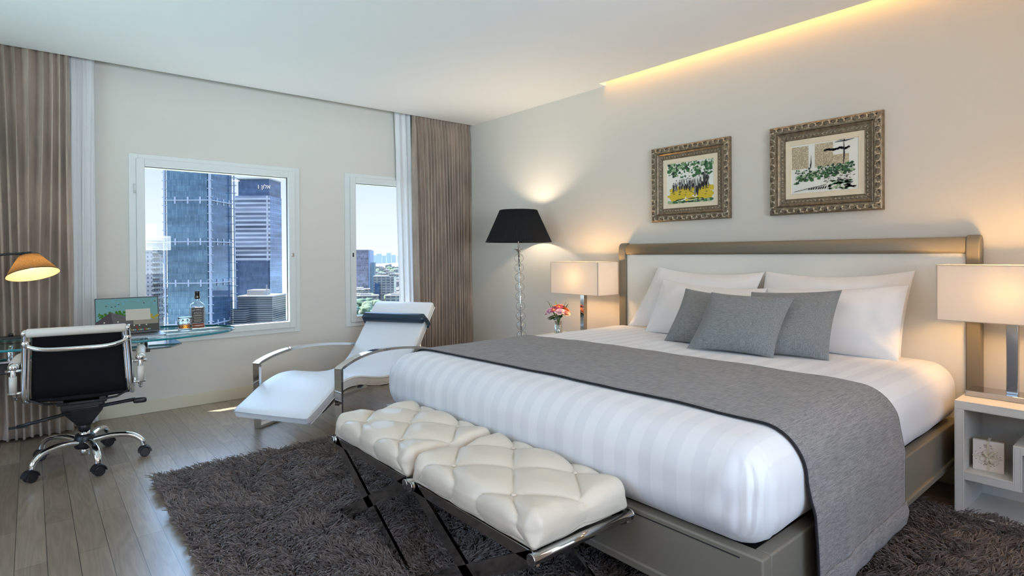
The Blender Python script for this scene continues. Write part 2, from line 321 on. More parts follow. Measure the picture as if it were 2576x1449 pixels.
    def prism(s, poly, z0, z1, mi=0, ms=None, M=None):
        n = len(poly); vs = [(x, y, z0) for x, y in poly]+[(x, y, z1) for x, y in poly]
        if M is not None: vs = [M @ Vector(p) for p in vs]
        o = len(s.v); s.add(vs, [tuple(range(n))[::-1], tuple(range(n, 2*n))], mi)
        for i in range(n):
            s.f.append((o+i, o+(i+1) % n, o+n+(i+1) % n, o+n+i)); s.m.append(mi if ms is None else ms); s.sm.append(ms is not None and n > 12)
        return s
    def rbox(s, c, h, r, n=(20, 20, 10), mi=0, fn=None):
        # rounded box: c centre, h half sizes, r radius; fn(p, nrm) -> p
        hx, hy, hz = h; idx = {}; vs = []; fs = []
        inner = Vector((max(hx-r, 1e-5), max(hy-r, 1e-5), max(hz-r, 1e-5)))
        def coord(i, nn, H):
            u = -1+2*i/nn
            # denser near the ends
            return H*math.sin(u*PI/2*.8)/math.sin(PI/2*.8)
        def vid(i, j, k):
            if (i, j, k) in idx: return idx[(i, j, k)]
            p = Vector((coord(i, n[0], hx), coord(j, n[1], hy), coord(k, n[2], hz)))
            q = Vector([max(-inner[a], min(inner[a], p[a])) for a in range(3)]); d = p-q
            # project the flat coordinates near edges to an arc
            nr = d.normalized() if d.length > 1e-7 else Vector((0, 0, 1))
            w_ = q+nr*r
            if fn: w_ = fn(w_, nr)
            idx[(i, j, k)] = len(vs); vs.append(w_+Vector(c)); return idx[(i, j, k)]
        nx, ny, nz = n
        for k in (0, nz):
            for i in range(nx):
                for j in range(ny):
                    q = [vid(i,j,k), vid(i+1,j,k), vid(i+1,j+1,k), vid(i,j+1,k)]; fs.append(tuple(q if k else q[::-1]))
        for j in (0, ny):
            for i in range(nx):
                for k in range(nz):
                    q = [vid(i,j,k), vid(i+1,j,k), vid(i+1,j,k+1), vid(i,j,k+1)]; fs.append(tuple(q[::-1] if j else q))
        for i in (0, nx):
            for j in range(ny):
                for k in range(nz):
                    q = [vid(i,j,k), vid(i,j+1,k), vid(i,j+1,k+1), vid(i,j,k+1)]; fs.append(tuple(q if i else q[::-1]))
        return s.add(vs, fs, mi, True)
    def build(s, name, mats, parent=None, loc=(0, 0, 0), bevel=0, solid=0, sub=0, off=None):
        me = bpy.data.meshes.new(name)
        L = Vector(off if off is not None else loc)
        me.from_pydata([tuple(Vector(p)-L) for p in s.v] if L.length else s.v, [], s.f)
        if not isinstance(mats, (list, tuple)): mats = [mats]
        for m in mats: me.materials.append(m)
        me.polygons.foreach_set('material_index', s.m); me.polygons.foreach_set('use_smooth', s.sm); me.update()
        o = bpy.data.objects.new(name, me); COL.objects.link(o)
        if parent is not None: o.parent = parent
        else: o.location = loc
        if solid:
            md = o.modifiers.new('solid', 'SOLIDIFY'); md.thickness = solid; md.offset = 0
        if bevel:
            md = o.modifiers.new('bevel', 'BEVEL'); md.width = bevel; md.segments = 3; md.limit_method = 'ANGLE'; md.angle_limit = R(40); md.harden_normals = False
            for p in me.polygons: p.use_smooth = True
            try:
                me.set_sharp_from_angle(angle=R(50))
            except Exception: pass
        if sub:
            md = o.modifiers.new('sub', 'SUBSURF'); md.levels = sub; md.render_levels = sub
        return o
def tag(o, label, cat, group=None, kind=None):
    o['label'] = label; o['category'] = cat
    if group: o['group'] = group
    if kind: o['kind'] = kind
    return o
def thing(name, loc, label, cat, group=None, rz=0):
    o = bpy.data.objects.new(name, None); o.location = loc; o.rotation_euler = (0, 0, rz); o.empty_display_size = .1
    COL.objects.link(o); return tag(o, label, cat, group)
def struct(mb, name, mats, **k):
    o = mb.build(name, mats, **k); o['kind'] = 'structure'; return o
def text(name, s, size, M, m, parent, ext=.0004, align='CENTER'):
    cu = bpy.data.curves.new(name, 'FONT'); cu.body = s; cu.size = size; cu.align_x = align; cu.align_y = 'CENTER'; cu.extrude = ext; cu.resolution_u = 3
    t = bpy.data.objects.new(name, cu); COL.objects.link(t)
    me = bpy.data.meshes.new_from_object(t); COL.objects.unlink(t); bpy.data.objects.remove(t)
    me.transform(M); me.materials.clear(); me.materials.append(m)
    o = bpy.data.objects.new(name, me); COL.objects.link(o); o.parent = parent; return o
def rrect(w_, h_, r, n=5):
    pts = []
    for cx, cy, a0 in ((w_/2-r, h_/2-r, 0), (-w_/2+r, h_/2-r, 90), (-w_/2+r, -h_/2+r, 180), (w_/2-r, -h_/2+r, 270)):
        for i in range(n+1):
            a = R(a0+90*i/n); pts.append((cx+r*math.cos(a), cy+r*math.sin(a)))
    return pts
def spline(pts, n=8):
    pts = [Vector(p) for p in pts]; out = []
    for i in range(len(pts)-1):
        p0 = pts[max(i-1, 0)]; p1 = pts[i]; p2 = pts[i+1]; p3 = pts[min(i+2, len(pts)-1)]
        for k in range(n):
            t = k/n; out.append(.5*((2*p1)+(p2-p0)*t+(2*p0-5*p1+4*p2-p3)*t*t+(3*p1-p0-3*p2+p3)*t**3))
    out.append(pts[-1]); return out
def nz(x, y=0., z=0.): return noise.noise(Vector((x, y, z)))

# ------------------------------------------------------------------ room shell
XH, YW, YE, ZC, ZU = 3.79, 5.384, 5.175, 2.69, 2.95
XL, YB = -2.6, -2.2
TW = .40
WIN = ((.655, 1.87, .60, 2.005), (2.415, 3.36, .60, 2.005))
struct(MB().box((XL-.2, YB-.2, -.1), (XH+.2, YW+.02, 0)), 'floor', M_['floor'])
mb = MB()
xs = [XL-.2, WIN[0][0], WIN[0][1], WIN[1][0], WIN[1][1], XH+.2]
SP = .20; SQ = .56; SR = .10  # the outer reveals splay open
mb.prism([(xs[0], YW), (xs[1], YW), (xs[1]-SQ, YW+TW), (xs[0], YW+TW)], -.1, 3.05); mb.prism([(xs[2], YW), (xs[3], YW), (xs[3]-SR, YW+TW), (xs[2]+SP, YW+TW)], -.1, 3.05); mb.prism([(xs[4], YW), (xs[5], YW), (xs[5], YW+TW), (xs[4]+SP, YW+TW)], -.1, 3.05)
for (x0, x1, z0, z1), _q in zip(WIN, (SQ, SR)):
    for _a, _b in ((-.1, z0), (z1, 3.05)): mb.prism([(x0, YW), (x1, YW), (x1+SP, YW+TW), (x0-_q, YW+TW)], _a, _b)
struct(mb, 'wall_front', M_['wall'])
struct(MB().box((XH, YB-.2, -.1), (XH+.2, YW, 3.05)), 'wall_right', M_['wall'])
mb = MB()  # side wall with its window opening (behind and left of the camera)
mb.box((XL-.2, YB-.2, -.1), (XL, .5, 3.05)); mb.box((XL-.2, 3.7, -.1), (XL, YW, 3.05)); mb.box((XL-.2, .5, -.1), (XL, 3.7, .7)); mb.box((XL-.2, .5, 2.4), (XL, 3.7, 3.05))
struct(mb, 'wall_left', M_['wall'])
mb = MB(); mb.box((XL, YB-.2, -.1), (-.7, YB, 3.05)); mb.box((1.9, YB-.2, -.1), (XH, YB, 3.05)); mb.box((-.7, YB-.2, -.1), (1.9, YB, .7)); mb.box((-.7, YB-.2, 2.45), (1.9, YB, 3.05))
struct(mb, 'wall_back', M_['wall'])
mb = MB()
mb.box((XL, YB, ZC), (XH-.09, 3.24, ZC+.05)); mb.box((XL, 3.24, ZC), (XH, YE, ZC+.05))
mb.box((XL, YB, ZU), (XH, YW, ZU+.05))
struct(mb, 'ceiling', M_['ceil'])
struct(MB().box((XL, YE-.012, ZC+.05), (XH, YE, ZU)).box((XH-.30, YB, ZC+.05), (XH-.285, 3.24, ZU)).box((XH-.30, 3.24, ZC+.05), (XH, 3.255, ZU)), 'trim_1', M_['ceil'])
struct(MB().box((XL, YW-.014, 0), (XH-.014, YW, .10)), 'baseboard_front', M_['base'], bevel=.003)
struct(MB().box((XH-.014, YB, 0), (XH, YW, .10)), 'baseboard_right', M_['base'], bevel=.003)
light('cove_light', 'AREA', (XH-.2, .55, ZC+.07), 56, (1, .50, .13), shape='RECTANGLE', size=5.3, size_y=.06, target=(XH-.2, .55, 3.2)).rotation_euler = (R(180), 0, R(90))

def window(n, x0, x1, hinge):
    z0, z1 = .545, 2.065
    def ring(mb, a, b, c, d, wd, y0, y1, mi=0):
        mb.box((a, y0, c), (a+wd, y1, d), mi); mb.box((b-wd, y0, c), (b, y1, d), mi); mb.box((a+wd, y0, d-wd), (b-wd, y1, d), mi); mb.box((a+wd, y0, c), (b-wd, y1, c+wd), mi)
    mb = MB(); ring(mb, x0, x1, z0, z1, .062, YW-.014, YW+.012)
    f = struct(mb, 'window_%d' % n, M_['frame'], bevel=.0025)
    mb = MB(); ring(mb, x0+.048, x1-.048, z0+.044, z1-.036, .058, YW-.038, YW+.014)
    s = mb.build('sash', M_['frame'], f, bevel=.004)
    mb = MB(); ring(mb, x0+.104, x1-.104, z0+.100, z1-.092, .006, YW+.004, YW+.02)
    mb.build('gasket', M_['gasket'], f)
    MB().box((x0+.106, YW+.008, z0+.102), (x1-.106, YW+.012, z1-.094)).build('pane', M_['pane'], f)
    if hinge:
        for zz in (1.79, .83):
            MB().cyl((x0+.040, YW-.032, zz-.035), (x0+.040, YW-.032, zz+.035), .009, 12).box((x0+.03, YW-.03, zz-.035), (x0+.06, YW-.014, zz+.035)).build('hinge', M_['frame'], f)
        MB().box((x1-.085, YW-.046, 1.24), (x1-.062, YW-.036, 1.275)).build('lock', M_['chrome'], f, bevel=.002)
    else:
        MB().box((x0+.066, YW-.044, 1.235), (x0+.078, YW-.036, 1.275)).build('lock', M_['black'], f, bevel=.002)
window(1, .594, 1.927, True)
window(2, 2.372, 3.42, False)
# printed notice stuck on the first pane
nt_ = thing('window_notice', (.79, YW+.006, 1.36), 'clear plastic notice sheet with small printed lines stuck on the left window pane', 'notice')
M_['film'] = thin_glass('clear_film', (.80, .83, .86, 1), .25, .5, .6, base=.12)
MB().box((-.088, -.001, -.058), (.092, 0, .058)).build('sheet', M_['film'], nt_)
mb = MB(); random.seed(5)
for k in range(13):
    z = .05-.0078*k
    if k in (1, 6): continue
    x = -.08; e_ = .05 if k in (0,) else .07+random.random()*.015
    if k == 0: e_ = -.03
    while x < e_:
        l = .004+random.random()*.012; mb.box((x, -.0016, z), (min(x+l, e_), -.001, z+.0022)); x += l+.0025
mb.build('printed_lines', mat('grey_print', (.12, .12, .13, 1), .6), nt_)

# ------------------------------------------------------------------ curtains
def curtain(name, X0t, X1t, X0b, X1b, y0, k, seed, m, zb, amp_t, amp_b, label, nu=None, head=True, yb=0., group=None):
    zt = ZC+.14; nu = nu or int(k*18); nv = 46; cx = (X0t+X1t)/2
    def fn(u, v):
        z = zb+(zt-zb)*v; t = 1-v
        x0 = X0t+(X0b-X0t)*t; x1 = X1t+(X1b-X1t)*t
        w_ = nz(u*k*.45+seed, seed*2.1, t*.55)
        ph = 2*PI*k*(u+.045*nz(u*6, seed, t*.9))+1.0*w_
        A = amp_t+(amp_b-amp_t)*min(1, t*2.2); A *= 1+.45*nz(u*k*.6, t*.7+seed, 3.)
        dx = .22*(x1-x0)/k*math.sin(2*ph)*(0.3+.7*min(1, t*3))
        y = y0+A*math.sin(ph)+.006*nz(u*30, t*4, seed)
        if head:
            hz = ZC-.060-z  # pinch below the heading tape
            p = math.exp(-(hz/.018)**2); y = y*(1-.75*p)+(y0+.012)*.75*p; 
        y += yb*max(0, t-.8)/.2
        if zb < .05 and t > .965: y -= .05*(t-.965)/.035*(1+nz(u*14, seed, 9.)); z += .012*(1+nz(u*22, seed, 5))*(1-(1-t)/.035) 
        return (x0+(x1-x0)*u+dx, y, z)
    mb = MB(); mb.grid(fn, nu, nv)
    o = mb.build(name, m, None, loc=(cx, y0, zb), solid=.0025)
    tag(o, label, 'curtain', group); return o
curtain('curtain', -1.15, .222, -1.15, .235, 5.235, 26, 3, M_['curtain'], .004, .030, .050, 'taupe velvet curtain hanging left of the windows behind the desk', yb=-.03)
curtain('sheer_curtain', .195, .378, .19, .372, 5.315, 3.0, 8, M_['sheer'], .01, .012, .016, 'pale sheer curtain peeking out beside the left taupe curtain', head=False)
curtain('curtain', 3.055, 3.775, 3.10, 3.775, 5.235, 18, 12, M_['curtain'], .004, .030, .048, 'taupe velvet curtain in the corner, half covering the right window')
curtain('sheer_curtain', 2.895, 3.10, 2.97, 3.17, 5.325, 3.2, 21, M_['sheer'], .01, .014, .022, 'white sheer curtain over the right window beside the corner curtain', head=False)
struct(MB().box((XL, 5.22, ZC+.15), (XH, 5.25, ZC+.165)).box((XL, 5.31, ZC+.15), (XH, 5.335, ZC+.165)), 'trim_2', M_['frame'])

# ------------------------------------------------------------------ bed
BY0, BY1, BX0 = .78, 3.03, 1.575
BZ0, BZ1 = .195, .38
bed = thing('bed', (2.7, 1.9, 0), 'king bed with champagne lacquered frame and cream leather headboard', 'bed')
off = (2.7, 1.9, 0)
mb = MB(); mb.box((BX0, BY0, BZ0), (BX0+.05, BY1, BZ1)); mb.box((BX0-.012, BY0-.012, BZ0-.018), (BX0+.06, BY1+.012, BZ0+.012))
mb.build('foot_rail', M_['champ'], bed, off=off, bevel=.006)
MB().box((BX0-.0012, BY0+.07, BZ1-.020), (BX0+.01, BY1-.07, BZ1-.0165)).build('groove', M_['gasket'], bed.children[0] if bed.children else bed, off=off)
for y, s in ((BY0, 1), (BY1, -1)):
    mb = MB(); mb.box((BX0+.05, y, BZ0), (3.70, y+s*.05, BZ1)); mb.box((BX0+.05, y-s*.012, BZ0-.018), (3.70, y+s*.055, BZ0+.012))
    mb.build('side_rail', M_['champ'], bed, off=off, bevel=.006)
MB().box((BX0+.05, BY0+.05, BZ0+.05), (3.70, BY1-.05, BZ1-.012)).build('slat_base', M_['black'], bed, off=off)
for x in (1.80, 3.55):
    for y in (1.05, 2.75):
        MB().box((x-.04, y-.04, .0), (x+.04, y+.04, BZ0+.06)).build('leg', M_['black'], bed, off=off)
for y0, y1, s in ((.698, .757, 0), (2.965, 3.036, 1)):
    # post: outer vertical edge curves into the rolled top
    mb = MB(); pts = []
    prof = [(3.785, 0), (3.785, 1.30)]+[(3.74+.045*math.cos(R(a)), 1.285+.052*math.sin(R(a))) for a in range(30, 181, 15)]+[(3.693, 1.235), (3.700, 1.21), (3.700, 0)]
    mb.loft([[(x, y, z) for x, z in prof] for y in (y0, y1)], smooth=False)
    mb.build('post', M_['champ'], bed, off=off, bevel=.006)
prof = [(3.775, 1.245), (3.775, 1.29)]+[(3.735+.04*math.cos(R(a)), 1.282+.046*math.sin(R(a))) for a in range(20, 200, 12)]+[(3.696, 1.262), (3.700, 1.243)]
MB().loft([[(x, y, z) for x, z in prof] for y in (.757, 2.965)]).build('top_rail', M_['champ'], bed, off=off)
MB().box((3.715, .757, .30), (3.77, 2.965, 1.243)).build('headboard_panel', M_['upholst'], bed, off=off, bevel=.004)

# mattress in a striped white sheet
MC = Vector((2.622, 1.895, .525)); MH = (1.072, 1.125, .155); MR = .125
def crown(p, n):
    x, y, z = p
    if z > 0:
        u = max(0, 1-(y/1.1)**2); v_ = max(0, 1-(x/1.05)**2)
        z += .022*math.sqrt(u)*min(1, v_*3)*max(0, n.z)
    # soft wrinkles, gathered folds at the corners
    k = 1-abs(n.z)
    f = .0035*nz(x*5, y*5, z*3)*1.0
    cx = math.exp(-((abs(x)-1.0)/.12)**2)*math.exp(-((abs(y)-1.05)/.12)**2)
    a = math.atan2(y-math.copysign(1.0, y), x+1.0)
    f += .010*cx*k*math.sin(a*16+6*nz(a*2, z*4, 0))*1.0
    f += .006*k*nz(x*9, y*9, z*1.2)
    return Vector((x, y, z))+Vector(n)*f
mb = MB(); mb.rbox(tuple(MC), MH, MR, (70, 70, 26), fn=crown)
mt = mb.build('mattress', M_['linen'], None, loc=tuple(MC)); tag(mt, 'thick mattress in a white striped sheet on the king bed', 'mattress')

# runner laid across the foot half and hanging down the right side
def sect(s, o):
    # path in (y,z) around the rounded rectangle top; s = arc length from top centre, + toward -y
    hy, hz, r = MH[1], MH[2], MR; flat = hy-r; q = abs(s); sg = -1 if s > 0 else 1
    if q < flat: y, z, ny, nz_ = q, hz, 0, 1
    elif q < flat+r*PI/2: a = (q-flat)/r; y, z, ny, nz_ = flat+r*math.sin(a), hz-r+r*math.cos(a), math.sin(a), math.cos(a)
    else: d = q-flat-r*PI/2; y, z, ny, nz_ = hy+.02*min(1, d/.1), hz-r-d, 1, 0
    return y*sg, z, ny*sg, nz_
RL, RR_ = 1.23, 1.56
def runner(u, v):
    s = -RL+(RL+RR_)*v
    x0 = (1.755 if v < .5 else 1.755+.075*min(1, (v-.5)/.4))-MC.x; 
    t = max(0, (v-.88)/.12)
    x0 = 1.745+.085*v-MC.x; x1 = 2.575+.105*v-MC.x-.06*t
    x = x0+(x1-x0)*u
    y, z, ny, n_ = sect(s, 0)
    p = crown(Vector((x, y, z)), Vector((0, ny, n_))) if z > -.05 else Vector((x, y, z))
    hem = .003*(math.exp(-((u-.03)/.015)**2)+math.exp(-((u-.97)/.015)**2)+(math.exp(-((v-.985)/.006)**2)))
    o = .009+hem+.003*nz(u*5, v*14, 2)+(.012*nz(u*6, 3, v*3)*t if t > 0 else 0)
    dz = -.02*t*(1-u)
    return (p.x, p.y+ny*o-(.012*t if 1 else 0), p.z+n_*o+dz)
mb = MB(); mb.grid(runner, 50, 150)
ru = thing('bed_runner', tuple(MC), 'grey linen bed runner draped across the foot of the bed', 'bed runner')
mb.build('cloth', M_['runner'], ru, solid=.008)
for uu in (-.001, 1.001):
    mb = MB(); pts = [Vector(runner(uu, v/150))-Vector((0, 0, .0)) for v in range(151)]; mb.tube(pts, .0045, 6); mb.build('piping', M_['hem'], ru)
def hemf(u, v):
    p = Vector(runner(u, 1-.028*v)); return (p.x, p.y-.006-.005*math.sin(PI*v)*(1+.6*nz(u*22, v)), p.z)
MB().grid(hemf, 80, 8).build('hem_band', M_['runner'], ru, solid=.006)

# pillows: thick quilted body stretched over four corner points
def pillow(name, c, T, m, label, cat, group, seed, pin=.035, wr=.014, sag=0., nrm_flip=False):
    c = [Vector(p) for p in c]  # BL, BR, TR, TL
    org = (c[0]+c[1])/2; N = (c[1]-c[0]).cross(c[3]-c[0]).normalized()
    W = (c[1]-c[0]).length; H = (c[3]-c[0]).length
    def f(side):
        def g(u, v):
            a = -1+2*u; b = -1+2*v; a = math.sin(a*PI/2*.93)/math.sin(PI/2*.93); b = math.sin(b*PI/2*.93)/math.sin(PI/2*.93)
            ea = a*(1-pin*(1-b*b)*abs(a)**3*1.0); eb = b*(1-pin*(1-a*a)*abs(b)**3*1.0)
            p = c[0]*(1-ea)*(1-eb)/4+c[1]*(1+ea)*(1-eb)/4+c[2]*(1+ea)*(1+eb)/4+c[3]*(1-ea)*(1+eb)/4
            h = (max(0, 1-a**4)*max(0, 1-b**4))**.55*(max(0, 1-a*a)*max(0, 1-b*b))**.22
            wq = wr*(nz(a*2.2+seed, b*2.2, seed)+.6*nz(a*6+seed, b*2.5, seed+4))*h**.5
            # radial tension folds at the corners
            ca = (abs(a)*abs(b))**2.2; an = math.atan2(abs(b)-.0, abs(a)); wq += .5*wr*ca*math.sin(an*26+seed)*(1-max(abs(a), abs(b))**8)
            lo = 1+.22*(-b)  # fuller at the bottom
            return p+N*side*(T/2*h*lo+wq)-Vector((0, 0, sag*(1-a*a)*(b > 0)*b*b))
        return g
    mb = MB(); mb.grid(f(1), 40, 32); mb.grid(f(-1), 40, 32, flip=True)
    edge = []
    o = mb.build(name, m, None, loc=tuple(org))
    bm = bmesh.new(); bm.from_mesh(o.data); bmesh.ops.remove_doubles(bm, verts=bm.verts, dist=.0004); bm.to_mesh(o.data); bm.free()
    for p in o.data.polygons: p.use_smooth = True
    tag(o, label, cat, group); return o
ZT = .705
G1 = 'white bed pillows'; G2 = 'grey cushions'
# corners: BL (far side, +y), BR, TR, TL
pillow('pillow', [(3.56, 2.83, ZT-.015), (3.52, 1.87, ZT), (3.665, 1.80, 1.125), (3.665, 2.625, 1.150)], .17, M_['pillow'], 'white pillow leaning on the headboard, rear left of the pair', 'pillow', G1, 1, sag=.03)
pillow('pillow', [(3.56, 1.84, ZT), (3.555, 1.005, ZT-.03), (3.665, .965, 1.150), (3.665, 1.79, 1.130)], .17, M_['pillow'], 'white pillow leaning on the headboard, rear right with its top above the front one', 'pillow', G1, 5, sag=.03)
pillow('pillow', [(3.33, 2.50, ZT-.008), (3.28, 1.72, ZT), (3.50, 1.70, 1.03), (3.55, 2.505, 1.062)], .16, M_['pillow'], 'white pillow in front on the left, mostly behind the grey cushions', 'pillow', G1, 9, sag=.02)
pillow('pillow', [(3.30, 1.68, ZT), (3.385, .965, ZT-.02), (3.56, .965, 1.075), (3.50, 1.70, 1.03)], .16, M_['pillow'], 'plump white pillow in front on the right, beside the grey cushions', 'pillow', G1, 14, sag=.01)
pillow('throw_cushion', [(3.03, 2.13, ZT), (3.02, 1.62, ZT), (3.27, 1.62, .985), (3.27, 2.13, 1.022)], .13, M_['cushion'], 'square grey linen cushion on the left, partly behind the middle one', 'cushion', G2, 2, pin=.07, wr=.003)
pillow('throw_cushion', [(2.97, 1.62, ZT), (3.10, 1.19, ZT-.005), (3.33, 1.21, 1.048), (3.26, 1.68, 1.02)], .13, M_['cushion'], 'square grey linen cushion on the right, leaning on a white pillow', 'cushion', G2, 6, pin=.07, wr=.003)
pillow('throw_cushion', [(2.88, 1.87, ZT), (2.945, 1.40, ZT), (3.14, 1.375, 1.012), (3.10, 1.845, 1.018)], .13, M_['cushion'], 'square grey linen cushion in the middle, in front of the other two', 'cushion', G2, 11, pin=.07, wr=.003)

# ------------------------------------------------------------------ nightstands
def nightstand(yc, label, sgn):
    # body spans y from -w to 0 relative to the edge nearest the bed
    t = thing('nightstand', (3.505, yc, 0), label, 'nightstand', 'white leather nightstands')
    X0, X1 = -.185, .185
    W = .60; h = W/2; th = .036; mb = MB()
    mb.box((X0, -h, .513), (X1, h, .553)); mb.box((X0, h-th, 0), (X1, h, .513)); mb.box((X0, -h, 0), (X1, -h+th, .513)); mb.box((X0, -h+th, 0), (X1, h-th, .03))
    mb.build('body', M_['wleather'], t, bevel=.002)
    MB().box((X1-.012, -h+th, .03), (X1, h-th, .513)).build('back_panel', M_['wleather'], t)
    o_ = [(h-th, .187), (h-.241, .187), (h-.241, .352), (-h+th, .352), (-h+th, .388), (h-.209, .388), (h-.209, .226), (h-th, .226)]
    mb = MB(); mb.prism(o_, X0+.003, X1-.012, M=Matrix(((0, 0, 1, 0), (sgn, 0, 0, 0), (0, 1, 0, 0), (0, 0, 0, 1))))
    mb.build('stepped_shelf', M_['wleather'], t, bevel=.002)
    mb = MB()
    st = .0055
    def run(a, b, ax):
        n = int(abs(b[ax]-a[ax])/st)
        for i in range(n):
            p = [a[k]+(b[k]-a[k])*i/n for k in range(3)]; q = list(p); q[ax] += st*.55; q2 = [.0012 if k != ax else 0 for k in range(3)]
            mb.box((p[0]-.0006, p[1]-(.0005 if ax != 1 else 0), p[2]-(.0005 if ax != 2 else 0)), (q[0]+.0002, q[1]+(.0005 if ax != 1 else 0), q[2]+(.0005 if ax != 2 else 0)))
    for y in (h-.005, h-th+.005, -h+.005, -h+th-.005): run((X0, y, .05), (X0, y, .51), 2)
    for z in (.518, .548): run((X0, -h+.04, z), (X0, h-.04, z), 1)
    run((X0+.003, min(sgn*(h-th), sgn*(h-.209)), .219), (X0+.003, max(sgn*(h-th), sgn*(h-.209)), .219), 1)
    for y in (h-.215, h-.235): run((X0+.003, sgn*y, .20), (X0+.003, sgn*y, .38), 2)
    mb.build('stitching', mat('grey_thread', (.35, .33, .30, 1), .9), t)
    return t
nightstand(.722-.30, 'white leather nightstand at the right edge with an open stepped shelf', 1)
nightstand(3.36, 'white leather nightstand behind the far left corner of the bed', -1)

def table_lamp(x, y, z, label):
    t = thing('table_lamp', (x, y, z), label, 'table lamp', 'bedside lamps')
    mb = MB(); mb.box((-.075, -.165, 0), (.075, .165, .026)); mb.build('base', M_['dchrome'], t, bevel=.002)
    MB().box((-.02, -.021, .026), (.02, .021, .42)).build('post', M_['dchrome'], t, bevel=.0015)
    hx, hy, z0, z1, th = .125, .27, .362, .632, .003; mb = MB()
    mb.box((-hx, -hy, z0), (-hx+th, hy, z1)); mb.box((hx-th, -hy, z0), (hx, hy, z1)); mb.box((-hx+th, -hy, z0), (hx-th, -hy+th, z1)); mb.box((-hx+th, hy-th, z0), (hx-th, hy, z1))
    s = mb.build('lamp_shade', M_['shade'], t)
    mb = MB()
    for zz in (z0, z1-.003):
        mb.box((-hx-.001, -hy-.001, zz), (-hx+.002, hy+.001, zz+.003)); mb.box((hx-.002, -hy-.001, zz), (hx+.001, hy+.001, zz+.003)); mb.box((-hx, -hy-.001, zz), (hx, -hy+.002, zz+.003)); mb.box((-hx, hy-.002, zz), (hx, hy+.001, zz+.003))
    for a in (-1, 1): mb.box((-hx-.0014, a*(hy-.004)-.003, z0+.003), (-hx+.001, a*(hy-.004)+.003, z1-.003))
    mb.build('shade_trim', M_['trim'], s)
    mb = MB(); mb.cyl((0, 0, .42), (0, 0, .46), .014, 12); mb.tube([(0, -hy+.004, z1-.03), (0, hy-.004, z1-.03)], .002, 6); mb.tube([(-hx+.004, 0, z1-.03), (hx-.004, 0, z1-.03)], .002, 6); mb.tube([(0, 0, .46), (0, 0, z1-.03)], .0025, 6)
    mb.build('socket', M_['chrome'], t)
    MB().sphere((0, 0, .505), .032, 10).build('bulb', M_['bulb'], t)
    light('lamp_glow', 'POINT', (x-.01, y, z+.50), LAMP, (1, .55, .19), shadow_soft_size=.06)
    return t
LAMP = 16
table_lamp(3.535, .545, .553, 'chrome table lamp with ivory box shade on the right nightstand')
table_lamp(3.56, 3.30, .553, 'chrome table lamp with ivory box shade on the far left nightstand')

# gift box on the shelf
g = thing('gift_box', (3.44, .615, .226), 'small cream gift box tied with ribbon on the nightstand shelf', 'gift box', rz=R(4))
MB().box((-.03, -.055, .002), (.03, .055, .137)).build('box', mat('gold_card', c255(196, 176, 140), .35, .4), g, bevel=.001)
MB().box((-.034, -.0565, 0), (-.012, .0565, .139)).build('lid', mat('cream_card', c255(232, 218, 204), .5), g, bevel=.001)
mr = mat('satin_ribbon', c255(214, 202, 176), .35, sheen=.3)
mb = MB(); mb.box((-.0355, -.005, -.0), (-.034, .005, .1405)); mb.box((-.0355, -.005, .139), (.031, .005, .1405)); mb.box((-.0365, -.0575, .062), (-.034, .0575, .067)); mb.box((-.035, -.0575, .062), (.031, -.0563, .067))
for a, l in ((50, .03), (125, .035), (235, .034), (285, .035)):
    c_, s_ = math.cos(R(a)), math.sin(R(a)); n_ = (-s_, c_)
    pts = [(-.038-.006*math.sin(PI*k/5), c_*l*k/5, .0645+s_*l*k/5) for k in range(6)]
    mb.grid(lambda u, v: (pts[min(5, int(u*5+.5))][0], pts[min(5, int(u*5+.5))][1]+n_[0]*(v-.5)*.011, pts[min(5, int(u*5+.5))][2]+n_[1]*(v-.5)*.011), 5, 2)
mb.sphere((-.039, 0, .0645), .0045, 6)
mb.build('ribbon', mr, g, solid=.0004)
mb = MB(); random.seed(3)
for k in range(44):
    a = 2*PI*k/44; rr_ = 1+.12*math.sin(a*6); y = .036*math.cos(a)*rr_; z = .066+.027*math.sin(a)*rr_
    mb.box((-.0345, y-.0016, z-.0006), (-.0339, y+.0016, z+.0006))
for k in range(26):
    a = 2*PI*random.random(); y = .046*math.cos(a)+.004*random.random(); z = .067+.043*math.sin(a); s_ = .0008+.0014*random.random()
    mb.box((-.0345, y-s_, z-s_*.6), (-.0339, y+s_, z+s_*.6))
mb.lathe([(.0135, -.0003), (.0142, -.0003), (.0142, .0003), (.0135, .0003)], 24, M=Matrix.Translation((-.0342, .002, .118)) @ Matrix.Rotation(R(90), 4, 'Y') @ Matrix.Diagonal((.55, 1.0, 1, 1)))
mb.build('printed_pattern', mat('sepia_ink', (.10, .07, .05, 1), .7), g)
TX = lambda loc: Matrix.Translation(loc) @ Matrix(((0, 0, -1, 0), (-1, 0, 0, 0), (0, 1, 0, 0), (0, 0, 0, 1)))
ink2 = mat('sepia_print', (.12, .08, .06, 1), .7)
text('printed_name', 'SABON', .0088, TX((-.0345, .003, .118)), ink2, g, .0001)
text('printed_word', 'CROWN  PLACE', .0066, TX((-.0345, .002, .072)), ink2, g, .0001)

